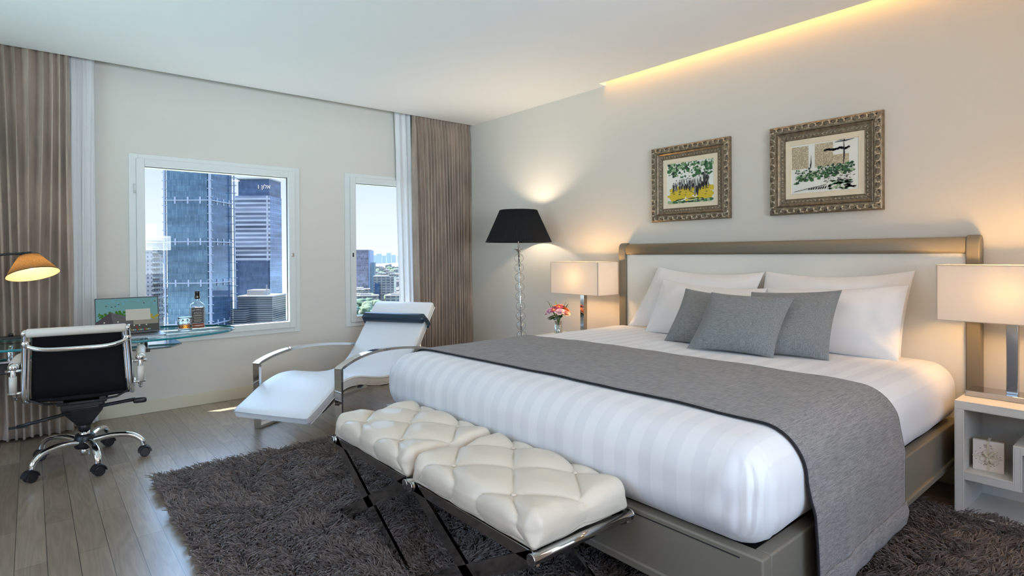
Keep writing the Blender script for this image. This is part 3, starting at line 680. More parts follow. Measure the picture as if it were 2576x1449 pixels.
# vase with bouquet
vx, vy, vz = 3.43, 3.47, .553
va = thing('glass_vase', (vx, vy, vz), 'clear glass vase of water holding the flowers on the far nightstand', 'vase')
MB().lathe([(.0, 0), (.034, 0), (.036, .006), (.036, .13), (.0335, .13), (.0335, .010), (.0, .009)], 32).build('vessel', M_['ball'], va)
MB().lathe([(.0005, .0095), (.033, .0095), (.033, .085), (.0005, .0852)], 32).build('water', thin_glass('vase_water', (.86, .90, .86, 1), 0, .3, 1, base=.02), va)
bq = thing('flower_bouquet', (vx, vy, vz+.012), 'round bouquet of pink and orange flowers in the glass vase', 'flowers')
random.seed(12)
mb = MB()
for k in range(12):
    a = random.random()*6.28; b = a+.6; mb.tube(spline([(.024*math.cos(a), .024*math.sin(a), .0), (.004*math.cos(a), .004*math.sin(a), .10), (.05*math.cos(b), .05*math.sin(b), .20)], 4), .0028, 6)
mb.build('stems', mat('green_stem', c255(92, 120, 60), .5), bq)
def rosef(mb, c, d, r, seed, mi=0):
    d = Vector(d).normalized(); q = d.to_track_quat('Z', 'Y').to_matrix().to_4x4(); Mx = Matrix.Translation(c) @ q
    for ring, (rad, hh, n, op) in enumerate(((.98, .60, 6, .55), (.72, .72, 5, .30), (.45, .80, 4, .12), (.2, .82, 3, .02))):
        for k in range(n):
            a0 = 2*PI*k/n+ring*.7+seed
            def f(u, v, a0=a0, rad=rad, hh=hh, n=n, op=op):
                a = a0+(u-.5)*2*PI/n*1.5; w_ = math.sin(PI*min(1, v*1.0+.0)*.5); rr = r*(rad*(.35+.65*w_)+op*v*v*.5)*(1+.05*math.sin(u*9)); z = r*(hh*v*(1-.12*abs(u-.5)*2)-.25)
                return Mx @ Vector((rr*math.cos(a), rr*math.sin(a), z-op*r*.35*v*v*v))
            mb.grid(f, 6, 5, mi)
def gerb(mb, c, d, r, seed):
    d = Vector(d).normalized(); Mx = Matrix.Translation(c) @ d.to_track_quat('Z', 'Y').to_matrix().to_4x4()
    for ring, (n, rl, zz) in enumerate(((16, 1, 0), (14, .75, .08))):
        for k in range(n):
            a = 2*PI*k/n+ring*.2+seed
            def f(u, v, a=a, rl=rl, zz=zz):
                w_ = (u-.5)*.34*r*math.sin(PI*min(.92, .15+v*.85)); q = r*rl*(.18+.82*v)
                return Mx @ Vector((q*math.cos(a)-w_*math.sin(a), q*math.sin(a)+w_*math.cos(a), r*(zz+.12*math.sin(v*2.4))))
            mb.grid(f, 2, 4, 0)
    vs0 = len(mb.v); mb.sphere(Mx @ Vector((0, 0, r*.1)), r*.26, 6, 1)
pk = mat('lilac_pink_petal', c255(226, 168, 205), .6, sheen=.3); rd = mat('magenta_petal', c255(170, 60, 95), .6); og = mat('orange_petal', c255(244, 140, 60), .6); pc = mat('peach_petal', c255(246, 188, 170), .6); ce = mat('yellow_centre', c255(232, 176, 96), .7); wh = mat('pale_pink_petal', c255(238, 208, 220), .6)
spec = [('rose', (-.055, .045), .036, pk), ('rose', (.01, .055), .034, wh), ('daisy', (-.035, .085), .038, rd), ('daisy', (-.065, -.01), .036, rd), ('rose', (-.045, -.06), .034, wh), ('rose', (.0, -.085), .034, pc), ('daisy', (-.01, .015), .036, og), ('rose', (.03, .0), .038, pc), ('rose', (.045, -.05), .03, og), ('rose', (.05, .05), .032, pk), ('daisy', (-.02, -.03), .036, rd), ('rose', (-.075, .02), .03, wh), ('rose', (.07, .0), .03, pk)]
for k, (kd, (x, y), r, m) in enumerate(spec):
    rr = math.hypot(x, y); z = .245-rr*rr*7.5; d = (x*8, y*8, .9); mb = MB()
    if kd == 'rose': rosef(mb, (x, y, z), d, r, k); mb.build('rose', m, bq)
    else: gerb(mb, (x, y, z), d, r, k); mb.build('daisy', [m, ce], bq)
lf = mat('dark_green_leaf', c255(58, 88, 50), .45); eu = mat('eucalyptus_leaf', c255(110, 140, 128), .5)
def leaf(c, d, l, w_, m, nm='leaf'):
    d = Vector(d).normalized(); s_ = d.cross(Vector((0, 0, 1))).normalized(); n_ = s_.cross(d)
    def f(u, v): return Vector(c)+d*l*v+s_*(u-.5)*w_*math.sin(PI*min(.99, .04+v*.96))**.8-n_*(l*.25*v*v)+n_*abs(u-.5)*w_*.2
    MB().grid(f, 4, 8).build(nm, m, bq, solid=.0006)
for a, l, w_, m, up, z in ((100, .10, .05, lf, -.25, .165), (140, .085, .05, lf, -.1, .165), (200, .075, .06, eu, .25, .13), (165, .07, .05, lf, -.1, .15), (240, .07, .05, lf, .1, .16), (280, .09, .035, lf, .15, .17), (30, .09, .04, lf, .1, .17), (320, .08, .04, lf, .1, .17), (215, .065, .05, eu, .1, .15)):
    leaf((.012*math.cos(R(a)), .012*math.sin(R(a)), z), (math.cos(R(a)), math.sin(R(a)), up), l, w_, m)
for x, y, l in ((-.03, .06, .075), (-.03, .04, .055), (.0, .02, .07), (.02, -.04, .065), (.0, -.085, .06)):
    leaf((x, y, .22), (x*3, y*4, 1), l, .012, lf, 'grass_blade')

# ------------------------------------------------------------------ floor lamp
FLX, FLY = 3.47, 4.03
fl = thing('floor_lamp', (FLX, FLY, 0), 'floor lamp with black pleated shade and stacked clear glass balls', 'floor lamp')
lean = Matrix.Rotation(R(-1.6), 4, Vector((_F.x, _F.y, 0)).normalized()) ; lean = Matrix.Translation((0, 0, 1.3)) @ lean @ Matrix.Translation((0, 0, -1.3))
def LT(mb): mb.v = [tuple(lean @ Vector(p)) for p in mb.v]; return mb
LT(MB().lathe([(.0, .002), (.15, .002), (.15, .02), (.13, .03), (.03, .04), (.0, .041)], 40)).build('base', M_['chrome'], fl)
LT(MB().cyl((0, 0, .03), (0, 0, 1.50), .007, 12)).build('stem', M_['chrome'], fl)
for k in range(13):
    z = 1.215-.0895*k
    mb = MB(); mb.sphere((0, 0, z), .0435, 14); b_ = LT(mb).build('glass_ball', M_['sphere'], fl)
    LT(MB().lathe([(.004, -.046), (.012, -.0445), (.004, -.043)], 16, (0, 0, z))).build('ring', M_['chrome'], b_)
LT(MB().lathe([(.008, 1.262), (.016, 1.275), (.018, 1.285), (.045, 1.297), (.045, 1.301), (.01, 1.292)], 28)).build('collar', M_['chrome'], fl)
pl = lambda a, z: 1+.012*math.cos(a*96)
mb = MB(); mb.lathe([(.303, 1.366), (.175, 1.655), (.171, 1.655), (.298, 1.368), (.303, 1.366)], 384, mod=pl)
mb.build('lamp_shade', M_['bshade'], fl)
mb = MB(); mb.lathe([(.306, 1.362), (.309, 1.366), (.306, 1.372)], 64); mb.lathe([(.176, 1.652), (.179, 1.656), (.174, 1.66)], 48)
for k in range(3):
    a = 2*PI*k/3; mb.tube([(.0, 0, 1.50), (.17*math.cos(a), .17*math.sin(a), 1.65)], .0025, 6)
mb.build('shade_ring', M_['bshade'], fl)
MB().sphere((0, 0, 1.49), .030, 10).build('bulb', M_['bulb'], fl)
light('floor_lamp_glow', 'POINT', (FLX, FLY, 1.525), 17, (1, .80, .58), shadow_soft_size=.045)

# ------------------------------------------------------------------ tufted bench pair at the foot of the bed
def stool(yc, label):
    HL = .335; t = thing('tufted_bench', (1.316, yc, 0), label, 'bench', 'tufted cream benches at the foot of the bed')
    hx, hy, hz = .226, HL+.018, .056
    def tuft(p, n):
        a = p.x/.141; b = p.y/.1675
        P_ = (a+b)/1; Q = (a-b)/1
        sx_ = abs(math.sin(PI*P_/2+0)); sy_ = abs(math.sin(PI*Q/2))
        seam = 1-(min(1, sx_*sy_*1.35))**.42
        btn = 0
        top = max(0, n.z); wgt = top**.7+.38*(1-top)*(1 if p.z > -hz*.9 else .3)
        edge = 1.0
        d = -.030*seam*wgt
        pf = .010*top*(1-(p.x/hx)**2)*(1-(p.y/hy)**2)
        wr = .0022*nz(p.x*16, p.y*16, p.z*16+yc)
        ck = math.exp(-((abs(p.x)-hx)/.03)**2-((abs(p.y)-hy)/.03)**2)
        if n.z < 0: lo = .5*min(1, -n.z*1.4); p = Vector((p.x+math.copysign((hx-abs(p.x))*lo, p.x) if abs(p.x) > hx*.6 else p.x, p.y+math.copysign((hy-abs(p.y))*lo, p.y) if abs(p.y) > hy*.7 else p.y, p.z))
        return p+Vector(n)*(d+wr-.006*ck)+Vector((0, 0, pf))
    mb = MB(); mb.rbox((0, 0, .445), (hx, hy, hz), .048, (90, 130, 20), fn=tuft)
    c = mb.build('cushion', M_['cleather'], t)
    for i in range(-2, 3):
        for j in range(-3, 4):
            if (i+j) % 2: continue
            x = i*.141; y = j*.1675
            for (xx, yy) in ((x, y),):
                if abs(xx) < hx-.04 and abs(yy) < hy-.04: MB().sphere((xx, yy, .445+hz-.020), .010, 6, 0, (1, 1, .5)).build('button', M_['cleather'], c)
    for sx in (-1, 1):
        X = sx*.205
        MB().box((X-.006, -HL-.01, .352), (X+.006, HL+.01, .388)).build('side_rail', M_['dchrome'], t, bevel=.001)
        for s in (-1, 1):
            MB().bar([(X, -s*(HL+.005), .002), (X, s*(HL+.005), .372)], .012, .048, (1, 0, 0)).build('leg', M_['dchrome'], t)
    for s in (-1, 1):
        rod = MB().cyl((-.222, s*(HL+.008), .372), (.222, s*(HL+.008), .372), .0165, 24).build('end_rod', M_['dchrome'], t)
        for sx in (-1, 1): MB().cyl((sx*.222, s*(HL+.008), .372), (sx*.227, s*(HL+.008), .372), .018, 24).build('rod_cap', M_['chrome'], rod)
    MB().box((-.16, -HL+.05, .384), (.16, HL-.05, .392)).build('seat_panel', M_['black'], t)
stool(2.288, 'cream leather tufted bench on crossed steel legs, far one of the pair')
stool(1.564, 'cream leather tufted bench on crossed steel legs, near one of the pair')

# ------------------------------------------------------------------ chaise longue
ca = math.atan2(.512, .859)
ch = thing('chaise_longue', (1.235, 4.385, 0), 'white leather chaise longue on polished steel frames under the windows', 'chaise longue', rz=ca)
# local x runs foot -> head, local y = -(lateral); lateral 0..0.75 toward the camera side
prof = [(-.275, .212), (-.15, .268), (0, .338), (.15, .373), (.30, .366), (.48, .325), (.64, .294), (.80, .283), (.93, .302), (1.05, .370), (1.16, .465), (1.27, .580), (1.38, .695), (1.50, .815)]
pp = spline([(x, 0, z) for x, z in prof], 7); rings = []; K = len(pp); W_ = .615; yc = -.378
TH = .072
for k in range(K):
    T = (pp[min(k+1, K-1)]-pp[max(k-1, 0)]).normalized(); N = Vector((-T.z, 0, T.x)); sh = 0; 
    e_ = min(k, K-1-k); g_ = 1 if e_ > 2 else (.62, .86, .97)[e_]; x_ = 0
    ctr = pp[k]-N*TH/2
    rings.append([ctr+Vector((0, yc+a*(1-(1-g_)*.10), 0))+N*b*g_ for a, b in rrect(W_, TH, .02, 4)])
mb = MB(); mb.loft(rings); mb.build('cushion', M_['pebble'], ch)
cu_ = ch.children[0]
for s in (-1, 1):
    for oz in (-.012, -.064):
        pts = []
        for k in range(1, K-1):
            T = (pp[k+1]-pp[k-1]).normalized(); N = Vector((-T.z, 0, T.x)); pts.append(pp[k]+N*oz+Vector((0, yc+s*(W_/2-.001 if 1 else 0), 0)))
        mb = MB(); mb.tube(pts, .0035, 6)
        if s > 0 or 1: mb.build('piping', M_['pebble'], cu_)
mb = MB(); k = 1; T = (pp[2]-pp[0]).normalized(); N = Vector((-T.z, 0, T.x)); mb.tube([pp[0]+N*(-.014)+Vector((-.003, yc-W_/2+.012, 0)), pp[0]+N*(-.014)+Vector((-.003, yc+W_/2-.012, 0))], .0035, 6); mb.build('piping', M_['pebble'], cu_)
arm = spline([(0, 0, .485), (.13, 0, .515), (.30, 0, .533), (.50, 0, .532), (.72, 0, .515), (.95, 0, .485), (1.18, 0, .445), (1.33, 0, .39), (1.42, 0, .28), (1.45, 0, .15)], 5)
path = [(0, .0105)]+[(0, .485)]
for L, nm in ((-.0275, 0), (-.7275, 1)):
    pts = [Vector((0, L, .0105))]+[Vector((p.x, L, p.z-.010)) for p in arm]+[Vector((1.45, L, .0105))]
    MB().bar(pts, .055, .02, (0, 1, 0), closed=True).build('side_frame', M_['chrome'], ch)
for x, z in ((.36, .275), (1.0, .235)):
    MB().box((x-.02, -.70, z-.012), (x+.02, -.055, z+.012)).build('cross_bar', M_['chrome'], ch)
for L in (-.10, -.655):
    MB().bar([(x, L, z-.087) for x, z in [(-.1, .285), (.15, .373), (.30, .366), (.64, .294), (.80, .283), (.93, .302), (1.16, .465)]], .03, .012, (0, 1, 0)).build('cushion_support', M_['dchrome'], ch)
# back struts
for L in (-.06, -.695): MB().bar([(1.13, L, .38), (1.36, L, .33)], .02, .02, (0, 1, 0)).build('back_brace', M_['chrome'], ch)
bo = thing('bolster_pillow', (1.235, 4.385, 0), 'dark blue leather bolster strapped near the top of the chaise longue', 'bolster', rz=ca)
T = Vector((.12, 0, .12)).normalized(); N = Vector((-T.z, 0, T.x)); c0 = Vector((1.335, 0, .648))+N*.040
mb = MB(); n_ = 22; rings = []
for k in range(n_+1):
    y = yc+(-.5+k/n_)*.665; q = min(k, n_-k)/n_*.665; s_ = math.sqrt(max(.02, 1-max(0, 1-q/.022)**2))
    rings.append([c0+Vector((0, y, 0))+T*math.cos(2*PI*i/24)*.045*s_+N*math.sin(2*PI*i/24)*.040*s_ for i in range(24)])
mb.loft(rings); mb.build('roll', M_['navy'], bo)
for s in (-1, 1):
    y = yc+s*.318; mb = MB(); mb.bar([c0+Vector((0, y, 0))+N*.02, c0+Vector((0, y+s*.012, 0))-N*.045, c0+Vector((0, y+s*.012, 0))-N*.10+T*.0, c0+Vector((0, yc+s*.22, 0))-N*.125], .045, .005, T); mb.build('strap', M_['navy'], bo)

# ------------------------------------------------------------------ office chair
oc = thing('office_chair', (.243, 4.335, 0), 'chrome and black mesh swivel office chair at the glass desk', 'office chair', rz=R(-8))
# local +y faces the desk
bk = spline([(0, -.19, .452), (0, -.225, .50), (0, -.245, .58), (0, -.262, .69), (0, -.283, .775), (0, -.300, .832)], 6)
def hw(z): return .248-.022*min(1, max(0, (z-.46)/.40))
mb = MB()
mb.grid(lambda u, v: ((-1+2*u)*(hw(bk[round(v*30)].z)-.028), bk[round(v*30)].y+.020*(1-(-1+2*u)**2)+.006, bk[round(v*30)].z), 12, 30)
mb.build('backrest', M_['blackmesh'], oc, solid=.012)
st_ = spline([(0, -.19, .452), (0, -.12, .435), (0, .0, .432), (0, .15, .445), (0, .24, .440), (0, .27, .41)], 5)
mb = MB(); mb.grid(lambda u, v: ((-1+2*u)*.235, st_[round(v*25)].y, st_[round(v*25)].z-.012*(1-(-1+2*u)**2)), 10, 25)
mb.build('seat', M_['blackmesh'], oc, solid=.018)
for s in (-1, 1):
    pts = [Vector((s*hw(p.z), p.y, p.z)) for p in bk]; pts = [Vector((s*.248, p.y, p.z)) for p in st_[::-1]][:-1]+pts
    mb = MB(); mb.tube(pts, .017, 14, sx=1.0); mb.v = mb.v
    mb.build('side_frame', M_['chrome'], oc)
    mb = MB(); mb.bar([Vector((s*(hw(p.z)-.004), p.y-.004, p.z)) for p in bk], .036, .014, (1, 0, 0)); mb.build('frame_plate', M_['chrome'], oc.children[-1], bevel=.003)
    mb = MB(); mb.cyl((s*.222, -.304, .838), (s*.244, -.304, .838), .019, 16); mb.build('roll_cap', M_['chrome'], oc)
mb = MB(); mb.tube([(-.226, -.304, .838), (-.219, -.304, .838), (.219, -.304, .838), (.226, -.304, .838)], [.018, .024, .024, .018], 20); mb.build('head_roll', M_['wleather'], oc)
br_ = spline([(-.227, -.285, .777), (-.210, -.318, .764), (-.14, -.338, .747), (0, -.345, .744), (.14, -.338, .747), (.210, -.318, .764), (.227, -.285, .777)], 6)
MB().tube(br_, .013, 12, up=(0, 0, 1)).build('stretcher', M_['chrome'], oc)
for s in (-1, 1): MB().lathe([(.0, -.008), (.014, -.008), (.022, .0), (.014, .008), (0, .009)], 16, M=Matrix.Translation((s*.228, -.297, .780)) @ Matrix.Rotation(R(90), 4, 'X')).build('bracket', M_['chrome'], oc)
for s in (-1, 1):
    x = s*.292
    top = spline([(x, -.215, .655), (x, -.10, .672), (x, .02, .672), (x, .10, .655)], 5)
    full = spline([(x, -.225, .655), (x, -.10, .672), (x, .02, .672), (x, .12, .650), (x, .165, .58), (x, .14, .50), (x, .06, .455), (x, -.08, .455), (x, -.19, .475), (x, -.235, .55), (x, -.235, .625)], 5)
    a_ = MB().tube(full, .0125, 12, closed=True).build('armrest', M_['chrome'], oc)
    MB().tube(top, .021, 14, sx=1.15, up=(1, 0, 0)).build('arm_sleeve', M_['wleather'], a_)
    MB().tube([(x, -.236, .51), (x, -.240, .60)], .018, 14, up=(1, 0, 0)).build('arm_sleeve', M_['wleather'], a_)
    mb = MB(); mb.sphere((x, -.228, .648), .026, 8, 0, (1.0, .9, .9)); mb.cyl((s*.238, -.232, .628), (s*.325, -.232, .628), .008, 10); mb.build('arm_joint', M_['chrome'], a_); MB().cyl((s*.238, -.232, .505), (s*.318, -.232, .505), .008, 10).build('arm_bolt', M_['chrome'], a_)
mb = MB(); mb.box((-.12, -.13, .385), (.12, .13, .405)); mb.box((-.105, -.10, .355), (.105, .10, .385))
mb.loft([[(x*.105/.105*a, y*b, z) for x, y in ((-1, -1), (1, -1), (1, 1), (-1, 1))] for a, b, z in ((.105, .10, .36), (.095, .095, .33), (.045, .05, .255), (.035, .035, .235))], smooth=False)
mb.build('tilt_mechanism', M_['black'], oc, bevel=.006)
for s in (-1, 1):
    mb = MB(); mb.bar([(s*.06, -.14, .40), (s*.17, -.19, .42), (s*.245, -.20, .462)], .016, .010, (0, 1, 0)); mb.box((s*.10-.015, -.16, .40), (s*.10+.015, -.13, .45)); mb.build('support_bracket', M_['black'], oc)
mb = MB(); mb.tube([(.08, -.10, .355), (.20, -.10, .366), (.26, -.10, .372)], [.011, .010, .012], 10); mb.rbox((.285, -.10, .362), (.036, .014, .017), .014, (6, 4, 4)); mb.build('lever', M_['black'], oc)
mb = MB(); mb.tube([(-.06, -.10, .335), (-.22, -.10, .305), (-.30, -.10, .292)], [.010, .009, .009], 10); mb.box((-.335, -.106, .282), (-.25, -.094, .294)); mb.build('lever', M_['black'], oc)
MB().cyl((0, 0, .20), (0, 0, .245), .032, 24).build('collar', M_['black'], oc)
MB().cyl((0, 0, .115), (0, 0, .205), .026, 24).cyl((0, 0, .05), (0, 0, .10), .024, 24).build('gas_column', M_['chrome'], oc)
MB().lathe([(.0, .095), (.046, .095), (.052, .105), (.052, .165), (.044, .178), (0, .178)], 24).build('hub', M_['black'], oc)
wrld = [(-.06, 4.12), (.297, 3.96), (.555, 4.23), (.364, 4.575), (-.014, 4.63)]
for k, (wx, wy) in enumerate(wrld):
    d = Vector((wx-.243, wy-4.335, 0)); d = Matrix.Rotation(R(8), 3, 'Z') @ d
    a = math.atan2(d.y, d.x); Ln = .31; di = Vector((math.cos(a), math.sin(a), 0)); z_ = Vector((0, 0, 1))
    mb = MB(); P_ = spline([di*.04+z_*.135, di*.14+z_*.152, di*.24+z_*.142, di*.295+z_*.105, di*.308+z_*.068], 5); n = len(P_)
    mb.tube(P_, [.023-.006*i/n for i in range(n)], 14, sx=.8, up=(0, 0, 1)); mb.build('leg', M_['chrome'], oc)
    cst = oc.children[-1]
    c_ = di*.312+z_*.0; ax = Matrix.Rotation(a*1.7+k, 3, 'Z') @ Vector((1, 0, 0)); mb = MB()
    for s in (-1, 1): mb.cyl(c_+ax*s*.006+z_*.029, c_+ax*s*.024+z_*.029, .028, 20)
    mb.build('caster', M_['black'], cst, bevel=.004)
    mb = MB(); fw = z_.cross(ax); arc = [c_+z_*.030+fw*.033*math.cos(R(q))+z_*.033*math.sin(R(q)) for q in range(0, 181, 15)]
    mb.bar(arc, .05, .006, ax); mb.cyl(c_+z_*.055, c_+z_*.075, .010, 10); mb.build('caster_hood', M_['black'], cst)

# ------------------------------------------------------------------ glass desk
DZ = .725
dk = thing('glass_desk', (.3, 4.7, 0), 'oval clear glass desk with teal edge below the left window', 'desk')
edge = [(1.155, 4.56), (1.10, 4.45), (1.03, 4.38), (.88, 4.31), (.72, 4.265), (.55, 4.25), (.40, 4.255), (.10, 4.30), (-.2, 4.36), (-.5, 4.45), (-.62, 4.62), (-.55, 4.85), (-.2, 4.98), (.2, 5.05), (.6, 5.04), (.85, 4.99), (1.02, 4.90), (1.12, 4.76), (1.16, 4.66)]
ed = spline([(x, y, 0) for x, y in edge+edge[:1]], 6)[:-1]
mb = MB(); mb.prism([(p.x, p.y) for p in ed], DZ-.014, DZ, 0, 1); mb.build('glass_top', [M_['dglass'], M_['teal']], dk, off=(.3, 4.7, 0))
mb = MB(); mb.prism([(-.55, 4.40), (.715, 4.40), (.80, 4.52), (.80, 4.82), (-.55, 4.82)], .640, .650, 0); mb.build('lower_shelf', [M_['smoke']], dk, off=(.3, 4.7, 0))
mb = MB(); mb.box((-.50, 4.50, .56), (-.05, 4.72, .625)); mb.build('support_beam', M_['black'], dk, off=(.3, 4.7, 0), bevel=.004)
for x in (-.45,):
    MB().box((x-.05, 4.56, 0), (x+.05, 4.66, .56)).build('leg', M_['black'], dk, off=(.3, 4.7, 0), bevel=.003)
MB().box((-.60, 4.50, 0), (-.30, 4.72, .015)).build('foot_plate', M_['black'], dk, off=(.3, 4.7, 0), bevel=.003)
for x, y in ((-.3, 4.55), (-.1, 4.55), (-.3, 4.68), (-.1, 4.68), (.6, 4.6), (.6, 4.78)):
    MB().cyl((x, y, .625 if x < 0 else .65), (x, y, DZ-.014), .012, 16).build('spacer', M_['chrome'], dk, off=(.3, 4.7, 0))
MB().box((.55, 4.58, .60), (.62, 4.80, .640)).build('bracket', M_['dchrome'], dk, off=(.3, 4.7, 0))
MB().bar([(.585, 4.78, .61), (.585, YW, .56)], .04, .02, (1, 0, 0)).build('wall_arm', M_['dchrome'], dk, off=(.3, 4.7, 0))
# black pen tray bar with round knobs at the left of the desk
tr = thing('desk_tray', (-.12, 4.90, DZ), 'black low bar with round knobs lying on the left end of the desk', 'tray')
MB().box((-.35, -.04, 0), (.16, .04, .018)).build('tray', M_['black'], tr, bevel=.003)
for x in (-.3, -.13, .02, .13):
    MB().sphere((x, -.01, .028), .013, 8).build('knob', M_['black'], tr)

# laptop
lp = thing('laptop', (.50, 4.605, DZ), 'open dark grey laptop showing its desktop, on the glass desk', 'laptop')
mb = MB(); mb.prism([(x, y-.12) for x, y in rrect(.365, .245, .012, 4)], .003, .014); mb.box((-.15, -.22, 0), (.15, -.02, .003)); mb.build('base', M_['alu'], lp)
MB().box((-.155, -.13, .0138), (.155, -.02, .0145)).build('keyboard', M_['black'], lp)
MB().box((-.06, -.225, .0138), (.06, -.145, .0143)).build('touchpad', M_['alu'], lp)
tl = Matrix.Translation((0, 0, .012)) @ Matrix.Rotation(R(-13), 4, 'X')
mb = MB(); mb.prism([(x, y+.122) for x, y in rrect(.365, .244, .012, 4)], -.004, .002, M=tl @ Matrix.Rotation(R(90), 4, 'X')); l_ = mb.build('lid', M_['alu'], lp)
def sq(mb, x0, y0, x1, y1, d, mi): mb.add([tl @ Vector(p) for p in ((x0, -.002-d, y0), (x1, -.002-d, y0), (x1, -.002-d, y1), (x0, -.002-d, y1))], [(0, 1, 2, 3)], mi)
def py(mb, pts, d, mi): mb.add([tl @ Vector((x, -.002-d, y)) for x, y in pts], [tuple(range(len(pts)))], mi)
mb = MB(); sq(mb, -.180, .003, .180, .242, .0003, 0); mb.build('bezel', M_['black'], lp.children[-1])
mb = MB()
X0, X1, Y0, Y1 = -.175, .175, .012, .237
n = 12
for k in range(n): sq(mb, X0, Y0+(Y1-Y0)*k/n, X1, Y0+(Y1-Y0)*(k+1)/n, .0006, 0)
random.seed(7)
for k in range(60):  # treetops
    x = random.uniform(-.165, .02) if k < 44 else random.uniform(.13, .172); y = .118+random.random()*.03-abs(x+.06)*.05-(.02 if k >= 44 else 0); r = .004+random.random()*.006
    py(mb, [(x+r*math.cos(a*PI/3), y+r*math.sin(a*PI/3)) for a in range(6)], .0008, 1 if k < 44 else 6)
py(mb, [(X0, .085), (-.095, .145), (-.075, Y0), (X0, Y0)], .0010, 2); py(mb, [(-.095, .145), (.16, .055), (.16, Y0), (-.075, Y0)], .0010, 3)
sq(mb, X0, Y0, X1, .055, .0012, 4); sq(mb, .03, .055, X1, .085, .0011, 5)
sq(mb, -.012, .085, .130, .160, .0014, 7)
for k in range(9): sq(mb, -.006, .092+k*.0068, .124, .0925+k*.0068, .0016, 5)
for k in range(34):
    x = random.uniform(-.13, .165); y = random.uniform(.17, .225); sq(mb, x, y, x+.008, y+.006, .0014, 8 if k % 6 else 2)
for x, y in ((-.135, .075), (-.135, .055), (-.06, .075), (.03, .045), (.06, .045), (.1, .045)): sq(mb, x, y, x+.008, y+.008, .0014, 7)
sq(mb, .045, .03, .052, .045, .0014, 9)
for k in range(22): sq(mb, -.10+k*.0105, .015, -.093+k*.0105, .022, .0016, (7, 8, 9, 6)[k % 4])
E_ = lambda n_, r, g, b, s=.62: emis(n_, c255(r, g, b), s)
mb.build('screen', [E_('screen_teal', 118, 168, 172), E_('screen_green', 70, 120, 50), E_('screen_slate', 84, 82, 88), E_('screen_grey', 104, 104, 108), E_('screen_dark', 84, 88, 84), E_('screen_sand', 150, 150, 138), E_('screen_yellow', 170, 160, 70), E_('screen_white', 205, 208, 200), E_('screen_blue', 110, 180, 205), E_('screen_red', 150, 60, 60)], lp.children[-1])

# whiskey bottle
bt = thing('whiskey_bottle', (.932, 4.690, DZ), 'square whiskey bottle with black label on the glass desk', 'bottle', rz=R(-9)); bt.scale = (1.14, 1.14, 1.06)
def sqring(h, r, z): return [(x, y, z) for x, y in rrect(h*2, h*2, min(r, h*.98), 6)]
body = [(.036, .012, 0), (.041, .012, .004), (.0415, .012, .05), (.0415, .012, .150), (.039, .016, .164), (.030, .024, .174), (.018, .0176, .182), (.0145, .0142, .190), (.0145, .0142, .205), (.017, .0165, .214), (.0145, .0142, .222), (.0135, .0132, .228)]
MB().loft([sqring(*b) for b in body]).build('glass_body', thin_glass('bottle_glass', (.88, .92, .93, 1), 0, .45, 1.0, base=.05), bt)
MB().loft([sqring(.038, .011, z) for z in (.005, .036)]).build('whisky', mat('bottle_whisky', c255(200, 84, 14), .05, spec=.8, coat=.6, trans=.35), bt)
mb = MB(); mb.lathe([(.0, .256), (.0135, .256), (.0145, .254), (.0145, .238), (.0138, .236), (.0165, .216), (.0165, .204), (.0152, .203)], 28); cp = mb.build('cap', mat('black_foil_cap', (.012, .006, .005, 1), .25), bt)
mb = MB(); mb.box((-.036, -.0428, .040), (.036, -.0418, .146)); mb.box((-.0428, -.030, .040), (-.0418, .030, .146)); mb.box((.0418, -.030, .040), (.0428, .030, .146)); lb = mb.build('label', M_['label'], bt)
FX = lambda x, z, d=-.0431, sx=1, sy=1: Matrix.Translation((x, d, z)) @ Matrix.Rotation(R(90), 4, 'X') @ Matrix.Diagonal((sx, sy, 1, 1))
mb = MB()
for (a, b, c, d) in ((-.034, .042, .034, .0426), (-.034, .1434, .034, .144), (-.034, .042, -.0334, .144), (.0334, .042, .034, .144), (.027, .052, .0274, .112), (.031, .048, .0314, .116)): mb.box((a, -.0432, b), (c, -.0428, d))
ov = [(.019+.0*k, 0) for k in range(1)]
for k in range(48):
    a = 2*PI*k/48; 
    for rr_ in (1, .82): mb.box((.0-.0+.021*rr_*math.cos(a)-.0012, -.0432, .108+.0075*rr_*math.sin(a)-.00025), (.021*rr_*math.cos(a)+.0012, -.0428, .108+.0075*rr_*math.sin(a)+.00025))
for z, w_ in ((.094, .022), (.0885, .024), (.078, .024), (.0725, .02), (.062, .024), (.056, .022), (.050, .018)):
    x = -w_
    while x < w_: mb.box((x, -.0432, z-.0011), (min(x+.0045, w_), -.0428, z+.0011)); x += .0062
mb.build('label_print', M_['ink'], lb)
s_ = "JACK DANIEL'S"; 
for i, chx in enumerate(s_):
    q = (i-6)/6; x = q*.0300; z = .1245+.006*(1-q*q)
    if chx != ' ': text('letter', chx, .0130, Matrix.Translation((x, -.0431, z)) @ Matrix.Rotation(R(90), 4, 'X') @ Matrix.Rotation(-q*.36, 4, 'Z') @ Matrix.Diagonal((.62, 1, 1, 1)), M_['ink'], lb, .0002)
text('number', 'No.7', .0085, FX(0, .108, sx=.9), M_['ink'], lb, .0002)
MB().sphere((0, -.0155, .215), .0045, 6, 0, (1, .3, 1.4)).build('emblem', M_['ink'], cp)
